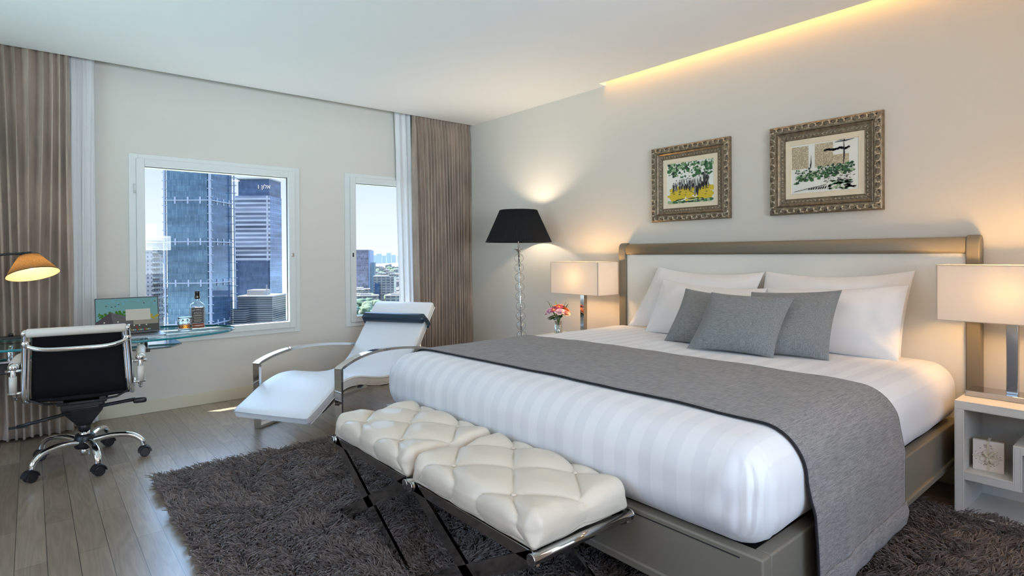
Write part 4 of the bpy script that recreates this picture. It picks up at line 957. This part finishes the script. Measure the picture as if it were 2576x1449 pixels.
# tumbler
tm = thing('whiskey_tumbler', (.832, 4.578, DZ), 'cut glass tumbler of amber whiskey beside the bottle', 'drinking glass'); tm.scale = (1.15, 1.15, 1.1)
def cut(a, z):
    if z < .018: return 1-.035*abs(math.sin(a*14))
    if z > .066: return 1.0
    p = a*9/PI*1.0; q = (z-.018)/.048*2.6
    g_ = min(abs(math.sin(PI*(p+q)/2)), abs(math.sin(PI*(p-q)/2))); return 1-.05*max(0, 1-g_*4)
MB().lathe([(.0005, 0)]+[(.0375+.0035*(z/.088)**.6, z) for z in [.0015+.0865*i/44 for i in range(45)]]+[(.0385, .0875), (.0365, .075), (.034, .02), (.030, .0145), (.0005, .014)], 144, mod=lambda a, z: cut(a, z)).build('glass_body', M_['glass'], tm)
MB().lathe([(.0005, .0145), (.029, .0148), (.0335, .021), (.0348, .036), (.0005, .036)], 64).build('whisky', M_['whisky'], tm)

# desk lamp with curved arm
dl = thing('desk_lamp', (-.42, 4.62, DZ), 'black curved desk lamp with glowing charcoal shade at the left', 'desk lamp')
sc0 = Vector((.012, 4.50, 1.148))-Vector((-.42, 4.62, DZ))
vd = Vector((sc0.x-.42, 4.5, 0)).normalized(); vd = Vector((.01, 4.5, 0)).normalized(); lat_ = Vector((.765, -.644, 0)); fwd_ = Vector((.644, .765, 0)); upv = Vector((0, 0, 1))
A_ = (upv*math.cos(R(19))-lat_*math.sin(R(19))); A_ = (A_*math.cos(R(8))+fwd_*math.sin(R(8))).normalized()  # axis pointing to the cap
Q_ = Matrix.Translation(sc0) @ A_.to_track_quat('Z', 'Y').to_matrix().to_4x4()
mb = MB(); mb.lathe([(.130, 0), (.052, .118)], 64, M=Q_); sh_ = mb.build('lamp_shade', M_['dshade'], dl)
mb = MB(); mb.lathe([(.129, -.002), (.132, 0), (.129, .003)], 64, M=Q_); mb.lathe([(.053, .116), (.053, .120), (.0005, .121)], 48, M=Q_); mb.build('shade_rim', M_['black'], sh_)
top = Q_ @ Vector((0, 0, .121)); 
arm_ = spline([Vector((0, 0, .02)), Vector((-.05, -.02, .22)), Vector((.08, -.03, .42)), Vector((.25, -.06, .53)), top+Vector((-.04, .01, .012)), top+Vector((.015, -.01, .018))], 8)
MB().tube(arm_, .0075, 10).build('arm', M_['black'], dl)
MB().lathe([(0, 0), (.085, 0), (.085, .014), (.02, .022), (0, .022)], 40).build('base', M_['black'], dl)
MB().tube([Q_ @ Vector((0, 0, .115)), Q_ @ Vector((0, 0, .075))], .016, 12).build('socket', M_['black'], dl)
MB().sphere(Q_ @ Vector((0, 0, .056)), .022, 10).build('bulb', emis('desk_lamp_bulb', (1, .72, .38, 1), 9), dl)
light('desk_lamp_glow', 'POINT', Vector((-.42, 4.62, DZ))+(Q_ @ Vector((0, 0, .040))), 3.2, (1, .63, .28), shadow_soft_size=.02)

# ------------------------------------------------------------------ framed paintings
def stroke(mb, x0, y0, x1, y1, w_, mi, d):
    w_ *= 1.5
    dx, dy = x1-x0, y1-y0; l = math.hypot(dx, dy) or 1; nx, ny = -dy/l*w_/2, dx/l*w_/2; bx = random.uniform(-.3, .3)*l*.3*ny/(w_ or 1)
    mx, my = (x0+x1)/2+random.uniform(-.15, .15)*w_*2, (y0+y1)/2+random.uniform(-.15, .15)*w_*2
    pts = [(x0+nx*.3, y0+ny*.3), (x0-nx*.3, y0-ny*.3), (mx-nx, my-ny), (x1-nx*.25, y1-ny*.25), (x1+nx*.25, y1+ny*.25), (mx+nx, my+ny)]
    mb.add([(-.0005-d, -px, pz) for px, pz in pts], [(0, 1, 2, 5), (5, 2, 3, 4)], mi)
INKS = [mat('paint_%s' % n_, c255(*c_), .6) for n_, c_ in (('white', (226, 228, 222)), ('black', (40, 40, 44)), ('green', (62, 108, 66)), ('dark_green', (38, 66, 48)), ('ochre', (206, 182, 52)), ('sage', (150, 172, 140)), ('sand', (196, 182, 152)), ('grey', (120, 122, 122)))]
def painting_park(mb, w_, h):
    S = lambda *a: stroke(mb, *a)
    mb.box((-.0005, -w_/2, -h/2), (.002, w_/2, h/2), 0)
    def blob(x, y, r, mi, d): mb.add([(-.0005-d, -(x+r*random.uniform(.7, 1.3)*math.cos(a*PI/4)), y+r*.7*random.uniform(.7, 1.3)*math.sin(a*PI/4)) for a in range(8)], [tuple(range(8))[::-1]], mi)
    for k in range(46): blob(random.uniform(-w_/2+.012, w_/2-.012), random.uniform(.045, h/2-.006), random.uniform(.012, .024), random.choice((2, 2, 3, 5)), .0003+.00001*k)
    for k in range(90): blob(random.uniform(-w_/2+.012, w_/2-.012), random.uniform(-h/2+.02, -.05), random.uniform(.016, .024), 4, .0002+.00001*k)
    for k in range(40): blob(random.uniform(-w_/2+.012, w_/2-.012), -h/2+random.uniform(.006, .020), random.uniform(.012, .02), random.choice((2, 5)), .0010+.00001*k)
    for k in range(170):
        x = random.uniform(-w_/2+.01, w_/2-.012); y = h/2-.01-abs(random.gauss(0, .045)); y = max(y, h/2-.13); a = random.uniform(0, 6.28); l = random.uniform(.008, .022)
        S(x, y, min(w_/2-.002, max(-w_/2+.002, x+l*math.cos(a))), min(h/2-.002, y+l*math.sin(a)), random.uniform(.004, .012), random.choice((2, 2, 3, 5)), .0001*k/10)
    for k in range(150):
        x = random.uniform(-w_/2+.02, w_/2-.035); y = random.uniform(-h/2+.03, -.035); S(x, y, x+random.uniform(.012, .032), y+random.uniform(-.004, .004), random.uniform(.006, .016), 4, .0002+.00001*k)
    for k in range(40):
        x = random.uniform(-w_/2+.02, w_/2-.035); y = random.uniform(-.10, -.02); S(x, y, x+random.uniform(.01, .025), y, random.uniform(.002, .005), random.choice((1, 3)), .002)
    for k in range(50):
        t = random.random()*2*PI; S(-.0+.135*math.cos(t)*.9, -h/2+.022+.012*math.sin(t), -.0+.135*math.cos(t+.35)*.9, -h/2+.022+.012*math.sin(t+.35), .005, random.choice((5, 2, 0)), .0022)
    for fx, hgt, zf in ((-.14, .075, -.07), (-.115, .085, -.06), (-.085, .08, -.055), (-.06, .095, -.05), (-.035, .11, -.06), (-.015, .085, -.05), (.005, .10, -.07), (.03, .09, -.05), (.055, .16, -.105), (.08, .12, -.07), (.105, .10, -.05), (.125, .125, -.05), (.145, .11, -.05)):
        for s in (-1, 1):
            S(fx+s*.003, zf+hgt*.45, fx+s*hgt*.07, zf, hgt*.09, random.choice((1, 7)), .0026); S(fx+s*hgt*.09, zf+hgt*.8, fx+s*hgt*.10, zf+hgt*.42, .003, 1, .003)
        S(fx, zf+hgt*.84, fx, zf+hgt*.42, hgt*.16, random.choice((0, 7, 0)), .0024); S(fx-.004, zf+hgt*.92, fx+.004, zf+hgt*.92, hgt*.08, 7, .003); S(fx-hgt*.07, zf+hgt*.97, fx+hgt*.07, zf+hgt*.97, .003, 1, .0032)
        for k in range(5): S(fx+random.uniform(-.01, .01), zf+random.uniform(.2, .9)*hgt, fx+random.uniform(-.012, .012), zf+random.uniform(.1, .9)*hgt, .0022, 1, .0032)
def painting_city(mb, w_, h):
    S = lambda *a: stroke(mb, *a)
    mb.box((-.0005, -w_/2, -h/2), (.002, w_/2, h/2), 0)
    for q_, (a, b, y1) in enumerate(((-w_/2+.004, -.09, h/2-.012), (-.052, .055, h/2-.008), (.0, .145, h/2-.09))):
        mb.add([(-.0007-.0003*q_, -px, pz) for px, pz in ((a, .0), (b, .0), (b, y1), (a, y1))], [(0, 3, 2, 1)], 6)
        nx_ = int((b-a)/.0065)
        for i in range(nx_):
            for j in range(int(y1/.0075)): 
                x = a+.003+i*.0065+random.uniform(-.001, .001); y = .003+j*.0075; S(x, y, x+random.uniform(.001, .0035), y+random.uniform(.001, .004), .0022, 1 if random.random() < .7 else 0, .0016)
    for k in range(14): S(-.0+.01*k, .098+.004*math.sin(k), .022+.01*k, .104, .010, 1, .0016)
    S(.115, .0, .117, .14, .006, 1, .002); S(.065, .142, .175, .150, .005, 1, .002); S(.075, .148, .12, .152, .003, 7, .002); S(.118, .14, .12, .158, .004, 1, .002)
    S(-.075, .0, -.074, .08, .003, 1, .002); S(-.077, .0, -.072, .04, .006, 1, .002)
    def blob(x, y, r, mi, d): mb.add([(-.0005-d, -(x+r*random.uniform(.7, 1.3)*math.cos(a*PI/4)), y+r*.7*random.uniform(.7, 1.3)*math.sin(a*PI/4)) for a in range(8)], [tuple(range(8))[::-1]], mi)
    for k in range(60):
        t = random.random(); blob(-w_/2+.03+t*(w_-.06), -.02-.05*(1-t)+random.uniform(-.022, .022), random.uniform(.008, .016), random.choice((2, 3, 5, 2)), .0013+.00001*k)
    for k in range(240):
        t = random.random(); x = -w_/2+.03+t*(w_-.06); y = .005-.085*(1-t)*random.random()-.03*random.random()+.01*t; a = random.uniform(0, 6.28); l = random.uniform(.006, .02); x2 = max(-w_/2+.003, min(w_/2-.003, x+l*math.cos(a)))
        S(x, y, x2, y+l*math.sin(a)*.7, random.uniform(.004, .010), random.choice((2, 3, 3, 5)), .0016+.00001*k)
    for k in range(60): x = random.uniform(.02, w_/2-.04); y = random.uniform(-h/2+.008, -.09); S(x, y, x+random.uniform(.015, .03), y+random.uniform(-.003, .004), random.uniform(.004, .010), random.choice((5, 7, 2)), .0018)
    for k in range(70): x = random.uniform(.0, w_/2-.03); y = random.uniform(-.10, -.03); S(x, y, x+random.uniform(-.006, .02), y+random.uniform(-.006, .006), .003, 1, .004)
    for k in range(26): x = -w_/2+.02+k*.0075; S(x, -h/2+.012+.0012*k, x+.012, -h/2+.014+.0012*k+.004*(k % 2), .0022, 1, .0038)
    for k in range(8): x = -.09+k*.014; S(x, -h/2+.018, x+.01, -h/2+.03+k*.001, .006, 1, .004)
def picture(y, z, fn, label, seed):
    t = thing('framed_painting', (XH, y, z), label, 'painting', 'framed paintings over the bed'); W, H = .662, .576
    def ring_prof(prof, mi, name, m, par=None):
        # prof: (inset, depth out of wall) swept with mitred corners
        rings = [[(-d, -(W/2-i_), -(H/2-i_)), (-d, (W/2-i_), -(H/2-i_)), (-d, (W/2-i_), (H/2-i_)), (-d, -(W/2-i_), (H/2-i_))] for i_, d in prof]
        return MB().loft(rings, smooth=False, caps=False).build(name, m, par or t)
    fr = ring_prof([(0, 0), (0, .022), (.004, .030), (.010, .034), (.030, .036), (.047, .032), (.050, .026), (.056, .030), (.062, .024), (.068, .020), (.094, .014), (.098, .016), (.101, .010), (.101, .001)], 0, 'frame', FR1)
    # carved scrollwork along the outer band and a rope of leaves inside
    mb = MB(); mb2 = MB()
    def along(i_, step, f):
        for side in range(4):
            L = (W if side % 2 == 0 else H)-2*i_; n = max(1, round(L/step)); 
            for k in range(n):
                s = -L/2+(k+.5)*L/n
                def P(a, b, d, side=side, s=s):  # a along, b across (outward), d out of the wall
                    aa = s+a; bb = (H/2 if side % 2 == 0 else W/2)-i_+b
                    yz = {0: (aa, bb), 1: (bb, -aa), 2: (-aa, -bb), 3: (-bb, aa)}[side]; return (-d, -yz[0], yz[1])
                f(P, k)
    def scroll(P, k):
        sg = 1 if k % 2 else -1; pts = []
        for q in range(15):
            a = q/14; th = -2.2+a*5.6; r = .0115*(1-.45*a); pts.append(P(-.008+.018*a+r*math.cos(th)*.8, sg*r*math.sin(th), .036+.003*math.sin(PI*a)))
        mb.tube(pts, [.0028+.0026*math.sin(PI*q/14) for q in range(15)], 6)
        mb.tube([P(-.020, -sg*.012, .035), P(-.008, -sg*.015, .037), P(.006, -sg*.013, .036), P(.016, -sg*.007, .034)], [.001, .003, .0035, .001], 6)
        mb.tube([P(.008, sg*.006, .036), P(.016, sg*.012, .037), P(.024, sg*.013, .035)], [.003, .003, .001], 6)
    along(.024, .040, scroll)
    def bead(P, k):
        mb.tube([P(-.011, -.006, .017), P(-.003, .002, .022), P(.004, -.001, .022), P(.011, .007, .018)], [.001, .0035, .0035, .001], 6)
        mb.tube([P(-.006, .008, .019), P(.0, -.008, .017)], [.001, .0026], 6)
    along(.081, .024, bead)
    def hole(P, k): mb.sphere(P(.014, (-1 if k % 2 else 1)*.006, .0345), .0052, 5, 1, (.35, 1.2, 1)); mb.sphere(P(-.016, (1 if k % 2 else -1)*.009, .0345), .0034, 5, 1, (.35, 1.2, 1))
    along(.024, .040, hole); mb.build('carved_relief', [FR2, FR3], fr)
    ring_prof([(.099, .001), (.099, .012), (.101, .0135), (.108, .0125), (.128, .010), (.131, .011), (.134, .008), (.134, .002)], 0, 'mat_border', M_['matb'])
    random.seed(seed); mb = MB(); fn(mb, .398, .312); mb.v = [(x-.006, y_, z_) for x, y_, z_ in mb.v]
    mb.build('painting', INKS, t)
    MB().box((-.006, -W/2+.09, -H/2+.09), (0, W/2-.09, H/2-.09)).build('backing', M_['black'], t)
M_['matb'] = mat('cream_mat', c255(222, 210, 186), .7)
FR1 = mat('antique_champagne_frame', c255(126, 112, 93), .38, .55, var=.25, vscale=40); FR2 = mat('silver_gilt_relief', c255(172, 162, 143), .32, .6, var=.3, vscale=90); FR3 = mat('dark_recess', (.035, .025, .018, 1), .8)
picture(1.480, 1.784, painting_city, 'silver framed painting of city towers and crane, right of the two', 4)
picture(2.425, 1.784, painting_park, 'silver framed painting of people in a green park, left of the two', 9)

# ------------------------------------------------------------------ shaggy rug
RX0, RX1, RY0, RY1 = .51, 3.36, -.45, 3.72
rg = thing('shag_rug', ((RX0+RX1)/2, (RY0+RY1)/2, 0), 'dark grey brown shaggy rug under the bed and bench', 'rug')
orx, ory = (RX0+RX1)/2, (RY0+RY1)/2
MB().box((RX0+.01, RY0, 0), (RX1, RY1-.01, .012)).build('backing', mat('rug_backing', (.045, .038, .034, 1), .95), rg, off=(orx, ory, 0))
m, t, b = mk('shag_yarn'); M_['shag'] = m
hi = t.nodes.new('ShaderNodeHairInfo'); r = t.nodes.new('ShaderNodeValToRGB'); r.color_ramp.elements[0].color = c255(66, 55, 49); r.color_ramp.elements[1].color = c255(126, 111, 101)
t.links.new(hi.outputs['Random'], r.inputs[0]); t.links.new(r.outputs[0], b.inputs['Base Color']); b.inputs['Roughness'].default_value = .6; b.inputs['Specular IOR Level'].default_value = .35; b.inputs['Sheen Weight'].default_value = .3
rng = np.random.default_rng(3)
def region(n, x0, x1, y0, y1): return np.stack([rng.uniform(x0, x1, n), rng.uniform(y0, y1, n)], 1)
P = np.concatenate([region(88000, RX0, 1.75, RY0, RY1), region(34000, 1.75, RX1, RY0, 1.05), region(14000, 1.75, RX1, 1.05, RY1)])
dep = .644*P[:, 0]+.765*P[:, 1]
P = P[(dep > 1.75) | (rng.random(len(P)) < .12)]
n = len(P); npt = 5
# flow field: clumps that lean together
def vnoise(P, f, s):
    g = np.random.default_rng(s).uniform(-1, 1, (64, 64)); q = P*f+100; i = np.floor(q).astype(int); u = q-i; u = u*u*(3-2*u)
    G = lambda a, b: g[(i[:, 0]+a) % 64, (i[:, 1]+b) % 64]
    return (G(0, 0)*(1-u[:, 0])+G(1, 0)*u[:, 0])*(1-u[:, 1])+(G(0, 1)*(1-u[:, 0])+G(1, 1)*u[:, 0])*u[:, 1]
ang = -2.6+2.3*vnoise(P, 9, 1)+1.5*vnoise(P, 24, 2)+rng.normal(0, .55, n)
lean_ = np.clip(.028+.012*vnoise(P, 14, 5)+rng.normal(0, .006, n), .006, .05)
hgt = np.clip(.034+.010*vnoise(P, 11, 7)+.006*vnoise(P, 30, 8)+rng.normal(0, .005, n), .012, .058)
dx = np.cos(ang)*lean_; dy = np.sin(ang)*lean_
cur = rng.normal(0, .008, (n, 2))
pos = np.zeros((n, npt, 3), np.float32)
for k in range(npt):
    s = k/(npt-1); pos[:, k, 0] = P[:, 0]+dx*s**1.5+cur[:, 0]*s*s-orx; pos[:, k, 1] = P[:, 1]+dy*s**1.5+cur[:, 1]*s*s-ory; pos[:, k, 2] = .010+hgt*(s*1.55-.62*s*s)
hc = bpy.data.hair_curves.new('pile'); hc.add_curves([npt]*n)
hc.attributes['position'].data.foreach_set('vector', pos.reshape(-1))
ra = hc.attributes.get('radius') or hc.attributes.new('radius', 'FLOAT', 'POINT')
rad = np.tile(np.array([.0017, .0019, .0019, .0017, .0009], np.float32), n); ra.data.foreach_set('value', rad)
hc.materials.append(M_['shag'])
pile = bpy.data.objects.new('pile', hc); COL.objects.link(pile); pile.parent = rg; pile['kind'] = 'stuff'

# ------------------------------------------------------------------ the city beyond the windows (metres; the street grid is turned 40 degrees from the room)
def cw_(r, f): return (r*.7653+f*.6437, -r*.6437+f*.7653)
GZ = -60.
CR = -_yaw
def bthing(name, r, f, label, cat='building', group=None):
    x, y = cw_(r, f); return thing(name, (x, y, GZ), label, cat, group, rz=CR)
gx, gy = cw_(-300, 2600)
m, t, b = mk('city_ground'); co = t.nodes.new('ShaderNodeTexCoord'); nn = t.nodes.new('ShaderNodeTexNoise'); nn.inputs['Scale'].default_value = .02; nn.inputs['Detail'].default_value = 8
t.links.new(co.outputs['Object'], nn.inputs[0]); r = t.nodes.new('ShaderNodeValToRGB'); r.color_ramp.elements[0].color = c255(76, 88, 70); r.color_ramp.elements[0].position = .42; r.color_ramp.elements[1].color = c255(112, 109, 102); r.color_ramp.elements[1].position = .58
t.links.new(nn.outputs[0], r.inputs[0]); t.links.new(r.outputs[0], b.inputs['Base Color']); b.inputs['Roughness'].default_value = 1
gm = MB(); gm.box((-3500, -100, -1), (1500, 14000, 0), M=Matrix.Rotation(CR, 4, 'Z')); go = gm.build('ground', m, None, loc=(0, 0, 0)); go.location.z = GZ; go['kind'] = 'structure'
white = mat('pale_cladding', c255(124, 124, 132), .7); conc = mat('pale_concrete', c255(124, 118, 112), .85)
FA = facade_mat('blue_curtain_wall', c255(84, 108, 126), c255(58, 78, 98), 1.3, 4.1, .10, glass2=c255(104, 128, 144))
FA2 = facade_mat('blue_curtain_wall_side', c255(80, 102, 128), c255(56, 78, 102), 1.3, 4.1, .10, glass2=c255(92, 116, 140))
FB = facade_mat('striped_office_facade', c255(62, 68, 82), c255(142, 138, 142), 70, 3.9, .85, metal=.4, glass2=c255(120, 126, 142))
FB2 = facade_mat('blue_grid_facade', c255(98, 118, 152), c255(106, 120, 144), 3.2, 3.9, .16, glass2=c255(106, 128, 160))
FB3 = facade_mat('dark_blue_glass', c255(66, 82, 108), c255(50, 62, 84), 1.6, 3.9, .10, metal=.6, glass2=c255(80, 96, 120))
FE = facade_mat('slate_glass', c255(82, 82, 92), c255(98, 96, 104), 2.2, 3.6, .22, metal=.5, glass2=c255(118, 116, 134))
FD = facade_mat('white_block_small_windows', c255(60, 60, 70), c255(124, 119, 119), 3.1, 3.3, .95, metal=.1)
FC = facade_mat('louvred_podium', c255(44, 46, 54), c255(108, 103, 98), 40, 1.6, .35, metal=.2)
FL = facade_mat('low_block_windows', c255(62, 64, 70), c255(112, 106, 99), 6, 3.3, .9, metal=.1)
# tall blue tower
H = 190; A = bthing('glass_tower', -226, 416, 'tall blue glass tower with white corner columns, left in the window')
hx, hy = 16, 16
mb = MB()
for z0, z1 in [(0, H)]: mb.box((-hx+1.2, -hy, z0), (hx-2.6, -hy+.5, z1), 0)
mb.box((-hx+1.2, -hy+.5, 0), (hx-1, hy, H), 1); mb.build('curtain_wall', [FA, FA2], A)
for (x, y, w_) in ((-hx-.9, -hy+1, 1.2), (hx-.3, -hy-.7, 1.3), (hx+1.2, hy-1, .9)):
    c_ = MB().box((x-w_/2, y-w_/2, 0), (x+w_/2, y+w_/2, H)).build('corner_column', white, A)
    mb = MB(); z = 4.
    while z < H: mb.box((x-1.8, y-.4, z), (x+1.8, y+.9, z+.4)); z += 5.8
    mb.build('fins', white, c_)
for zc in (GZ*0+71.5, 100.5, 42.5, 129.5, 158, 13.5):
    mb = MB(); mb.box((-hx-.5, -hy-.45, zc-.35), (hx, -hy+.1, zc+.35)); mb.box((hx-.9, -hy, zc-.35), (hx-.2, hy, zc+.35))
    for k in (.22, .5, .77): mb.box((-hx+2*hx*k-.6, -hy-.4, zc-2.4), (-hx+2*hx*k+.6, -hy+.1, zc+2.4)); 
    for k in (.3, .58, .85): mb.box((hx-1, -hy+2*hy*k-.6, zc-2.4), (hx-.5, -hy+2*hy*k+.6, zc+2.4))
    mb.build('belt_course', white, A)
# second tower, striped
B = bthing('office_tower', -235.5, 533.5, 'striped office tower with dark blue crown behind the tall glass tower')
MB().box((-15.5, -13.5, 0), (14.5, 14, 57), 0).build('lower_block', [FB3], B)
MB().box((-15.5, -13.5, 57), (15.5, -12, 116)).build('striped_front', FB, B)
MB().box((-15.4, -12, 57), (15.5, 14, 116)).build('blue_side', FB2, B); MB().box((15.0, -13.2, 0), (15.5, 14, 57)).build('blue_side', FB2, B)
cr_ = MB().box((-13, -12.5, 116), (15, 14, 131)).build('crown', FB3, B)
MB().box((-14.5, -13.4, 131), (15.2, 14.5, 132.2)).build('roof_slab', conc, B)
text('sign_letters', '1 \u05DF\u05D5\u05DC\u05D0', 5.0, Matrix.Translation((10.2, -12.7, 124)) @ Matrix.Rotation(R(90), 4, 'X'), emis('sign_white', (1, 1, 1, 1), .95), B, .1)
# podium building
C_ = bthing('podium_building', -193, 446, 'low grey louvred office block in front of the striped tower')
MB().box((-15, -12, 0), (11, 14, 30)).build('block', FC, C_); MB().box((-15.6, -12.8, 30), (11.6, 14, 31)).build('roof_slab', conc, C_)
MB().box((-11, -6, 31), (2, 6, 35)).build('roof_plant', conc, C_); MB().box((3.5, -5, 31), (4.1, -4.4, 39)).build('mast', conc, C_)
MB().box((-14, -22, 0), (-5, -12, 22)).build('annex', FC, C_)
D_ = bthing('apartment_block', -287, 455, 'white apartment block with small square windows at the far left of the window')
MB().box((-9, -6, 0), (5, 8, 74)).build('block', FD, D_)
for k in range(18): MB().box((5, -6.6, 4+k*4), (8.2-(k % 3)*.9, 3, 5.2+k*4)).build('balcony', conc, D_)
E__ = bthing('dark_office_block', -239, 915, 'dark slate office tower on the left of the right window')
MB().box((-24, -12, 0), (12, 12, 70)).build('block', FE, E__); MB().box((12, -11, 0), (15, 12, 69)).build('side_wing', mat('grey_blue_cladding', c255(108, 114, 130), .6), E__)
S2 = bthing('slender_block', -219.0, 905, 'narrow dark grey tower beside the slate office tower')
MB().box((-2.6, -5, 0), (2.2, 5, 50)).build('block', mat('dark_slate_cladding', c255(70, 84, 94), .5, .2), S2)
F_ = bthing('hotel_block', -170, 770, 'long white block with window rows among the trees in the right window')
MB().box((-14.5, -8, 0), (12.5, 8, 32)).build('block', FL, F_); MB().box((-15, -8.4, 32), (3, 8, 34)).build('roof_box', conc, F_); MB().box((-12, -12, 0), (-6, -8, 24)).build('glass_bay', FB3, F_)
# low city: blocks and trees, each its own object
random.seed(21)
bms = []
for (w_, d_, h_) in ((14, 12, 12), (22, 14, 16), (30, 14, 10), (16, 16, 20), (40, 18, 9)):
    mb = MB(); mb.box((-w_/2, -d_/2, 0), (w_/2, d_/2, h_), 0); mb.box((-w_/2-.5, -d_/2-.5, h_), (w_/2+.5, d_/2+.5, h_+.7), 1); mb.box((-w_/4, -d_/4, h_), (w_/5, d_/4, h_+2.6), 1)
    o = mb.build('low_building', [FL, conc]); bms.append(o.data); bpy.data.objects.remove(o)
def wedge(f0, f1, t0, t1):
    f = f0*(f1/f0)**random.random(); return f*random.uniform(t0, t1), f
def inst(me, nm, r, f, label, cat, group, s=1, z=0, rz=0):
    o = bpy.data.objects.new(nm, me); x, y = cw_(r, f); o.location = (x, y, GZ+z); o.rotation_euler = (0, 0, CR+rz); o.scale = (s, s, s*random.uniform(.8, 1.1)); COL.objects.link(o); return tag(o, label, cat, group)
used = []
def clear(r, f, q):
    for a, b, c in used:
        if math.hypot(r-a, f-b) < (q+c): return False
    used.append((r, f, q)); return True
used += [(-226, 413, 24), (-235, 533, 24), (-193, 446, 24), (-287, 455, 14), (-239, 915, 30), (-219, 905, 8), (-170, 770, 20)]
ORD = 'first second third fourth fifth sixth seventh eighth ninth tenth eleventh twelfth thirteenth'.split()
def zone(r, f, h=6):
    t_ = r/f; dy_ = (60-h)/f
    if t_ < -.5: return ', gap left of the tall glass tower'
    return (', left part of right window', ', middle of right window', ', right window beside the sheer')[0 if t_ < -.247 else 1 if t_ < -.215 else 2]+', '+('near its bottom' if dy_ > .075 else 'halfway down' if dy_ > .04 else 'just under the skyline')
KB = ('small pale block', 'pale office block', 'wide flat pale building', 'taller square pale block', 'long low pale hall')
def seen(r, f): return not (f > 925 and r/f < -.2415) and not (f > 790 and -.243 < r/f < -.203 and 60/f > .04 and f < 1100)
for k in range(46):
    for _ in range(60):
        r, f = wedge(600, 2600, -.281, -.190) if k < 44 else wedge(700, 2600, -.618, -.604)
        if seen(r, f) and clear(r, f, 23):
            q_ = random.randrange(5); inst(bms[q_], 'low_building', r, f, KB[q_]+zone(r, f, 14), 'building', 'low city buildings', 1, rz=random.choice((0, PI/2, .3))); break
tms = []
for s in range(4):
    bm = bmesh.new(); bmesh.ops.create_icosphere(bm, subdivisions=3, radius=1)
    for v in bm.verts:
        q = v.co.copy(); v.co = q*(1+.30*nz(q.x*1.6+s*7, q.y*1.6, q.z*1.6)+.16*nz(q.x*5+s, q.y*5, q.z*5)); v.co.z = v.co.z*.75+.95
    me = bpy.data.meshes.new('tree'); bm.to_mesh(me); bm.free(); me.materials.append(mat('tree_foliage_%s' % 'abcd'[s], c255(*((58, 74, 56), (68, 80, 58), (52, 68, 56), (78, 86, 64))[s]), .9, var=.3, vscale=2.5)); tms.append(me)
    for p in me.polygons: p.use_smooth = True
KT = ('grey green tree', 'olive green tree', 'dark green tree', 'yellowish green tree')
for k in range(120):
    for _ in range(60):
        r, f = wedge(560, 2200, -.282, -.190) if k < 115 else wedge(560, 1800, -.619, -.604)
        q = random.uniform(4.5, 8)*(1 if f < 1000 else 1.4)
        if seen(r, f) and clear(r, f, q*1.15):
            q_ = random.randrange(4); inst(tms[q_], 'tree', r, f, KT[q_]+zone(r, f), 'tree', 'city trees', q); break
fbm = MB().box((-14, -10, 0), (14, 10, 70)).build('distant_tower', mat('haze_tinted_cladding', c255(138, 146, 156), .9)); me_ = fbm.data; bpy.data.objects.remove(fbm)  # distance haze is mixed into this flat pale colour
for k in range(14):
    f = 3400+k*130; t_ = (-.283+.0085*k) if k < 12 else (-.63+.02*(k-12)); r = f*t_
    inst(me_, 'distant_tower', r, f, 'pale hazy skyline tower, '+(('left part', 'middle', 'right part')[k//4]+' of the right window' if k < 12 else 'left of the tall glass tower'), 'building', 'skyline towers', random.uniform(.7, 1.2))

# things of one kind in one zone are told apart by their order from left to right
from collections import defaultdict
_g = defaultdict(list)
for o in COL.objects:
    if o.get('group') in ('city trees', 'low city buildings', 'skyline towers'): _g[o['label']].append(o)
for lab_, lst in _g.items():
    if len(lst) < 2: continue
    lst.sort(key=lambda o: math.atan2(o.location.x, o.location.y))
    for k, o in enumerate(lst): o['label'] = lab_+', '+ORD[min(k, 12)]+' from left'
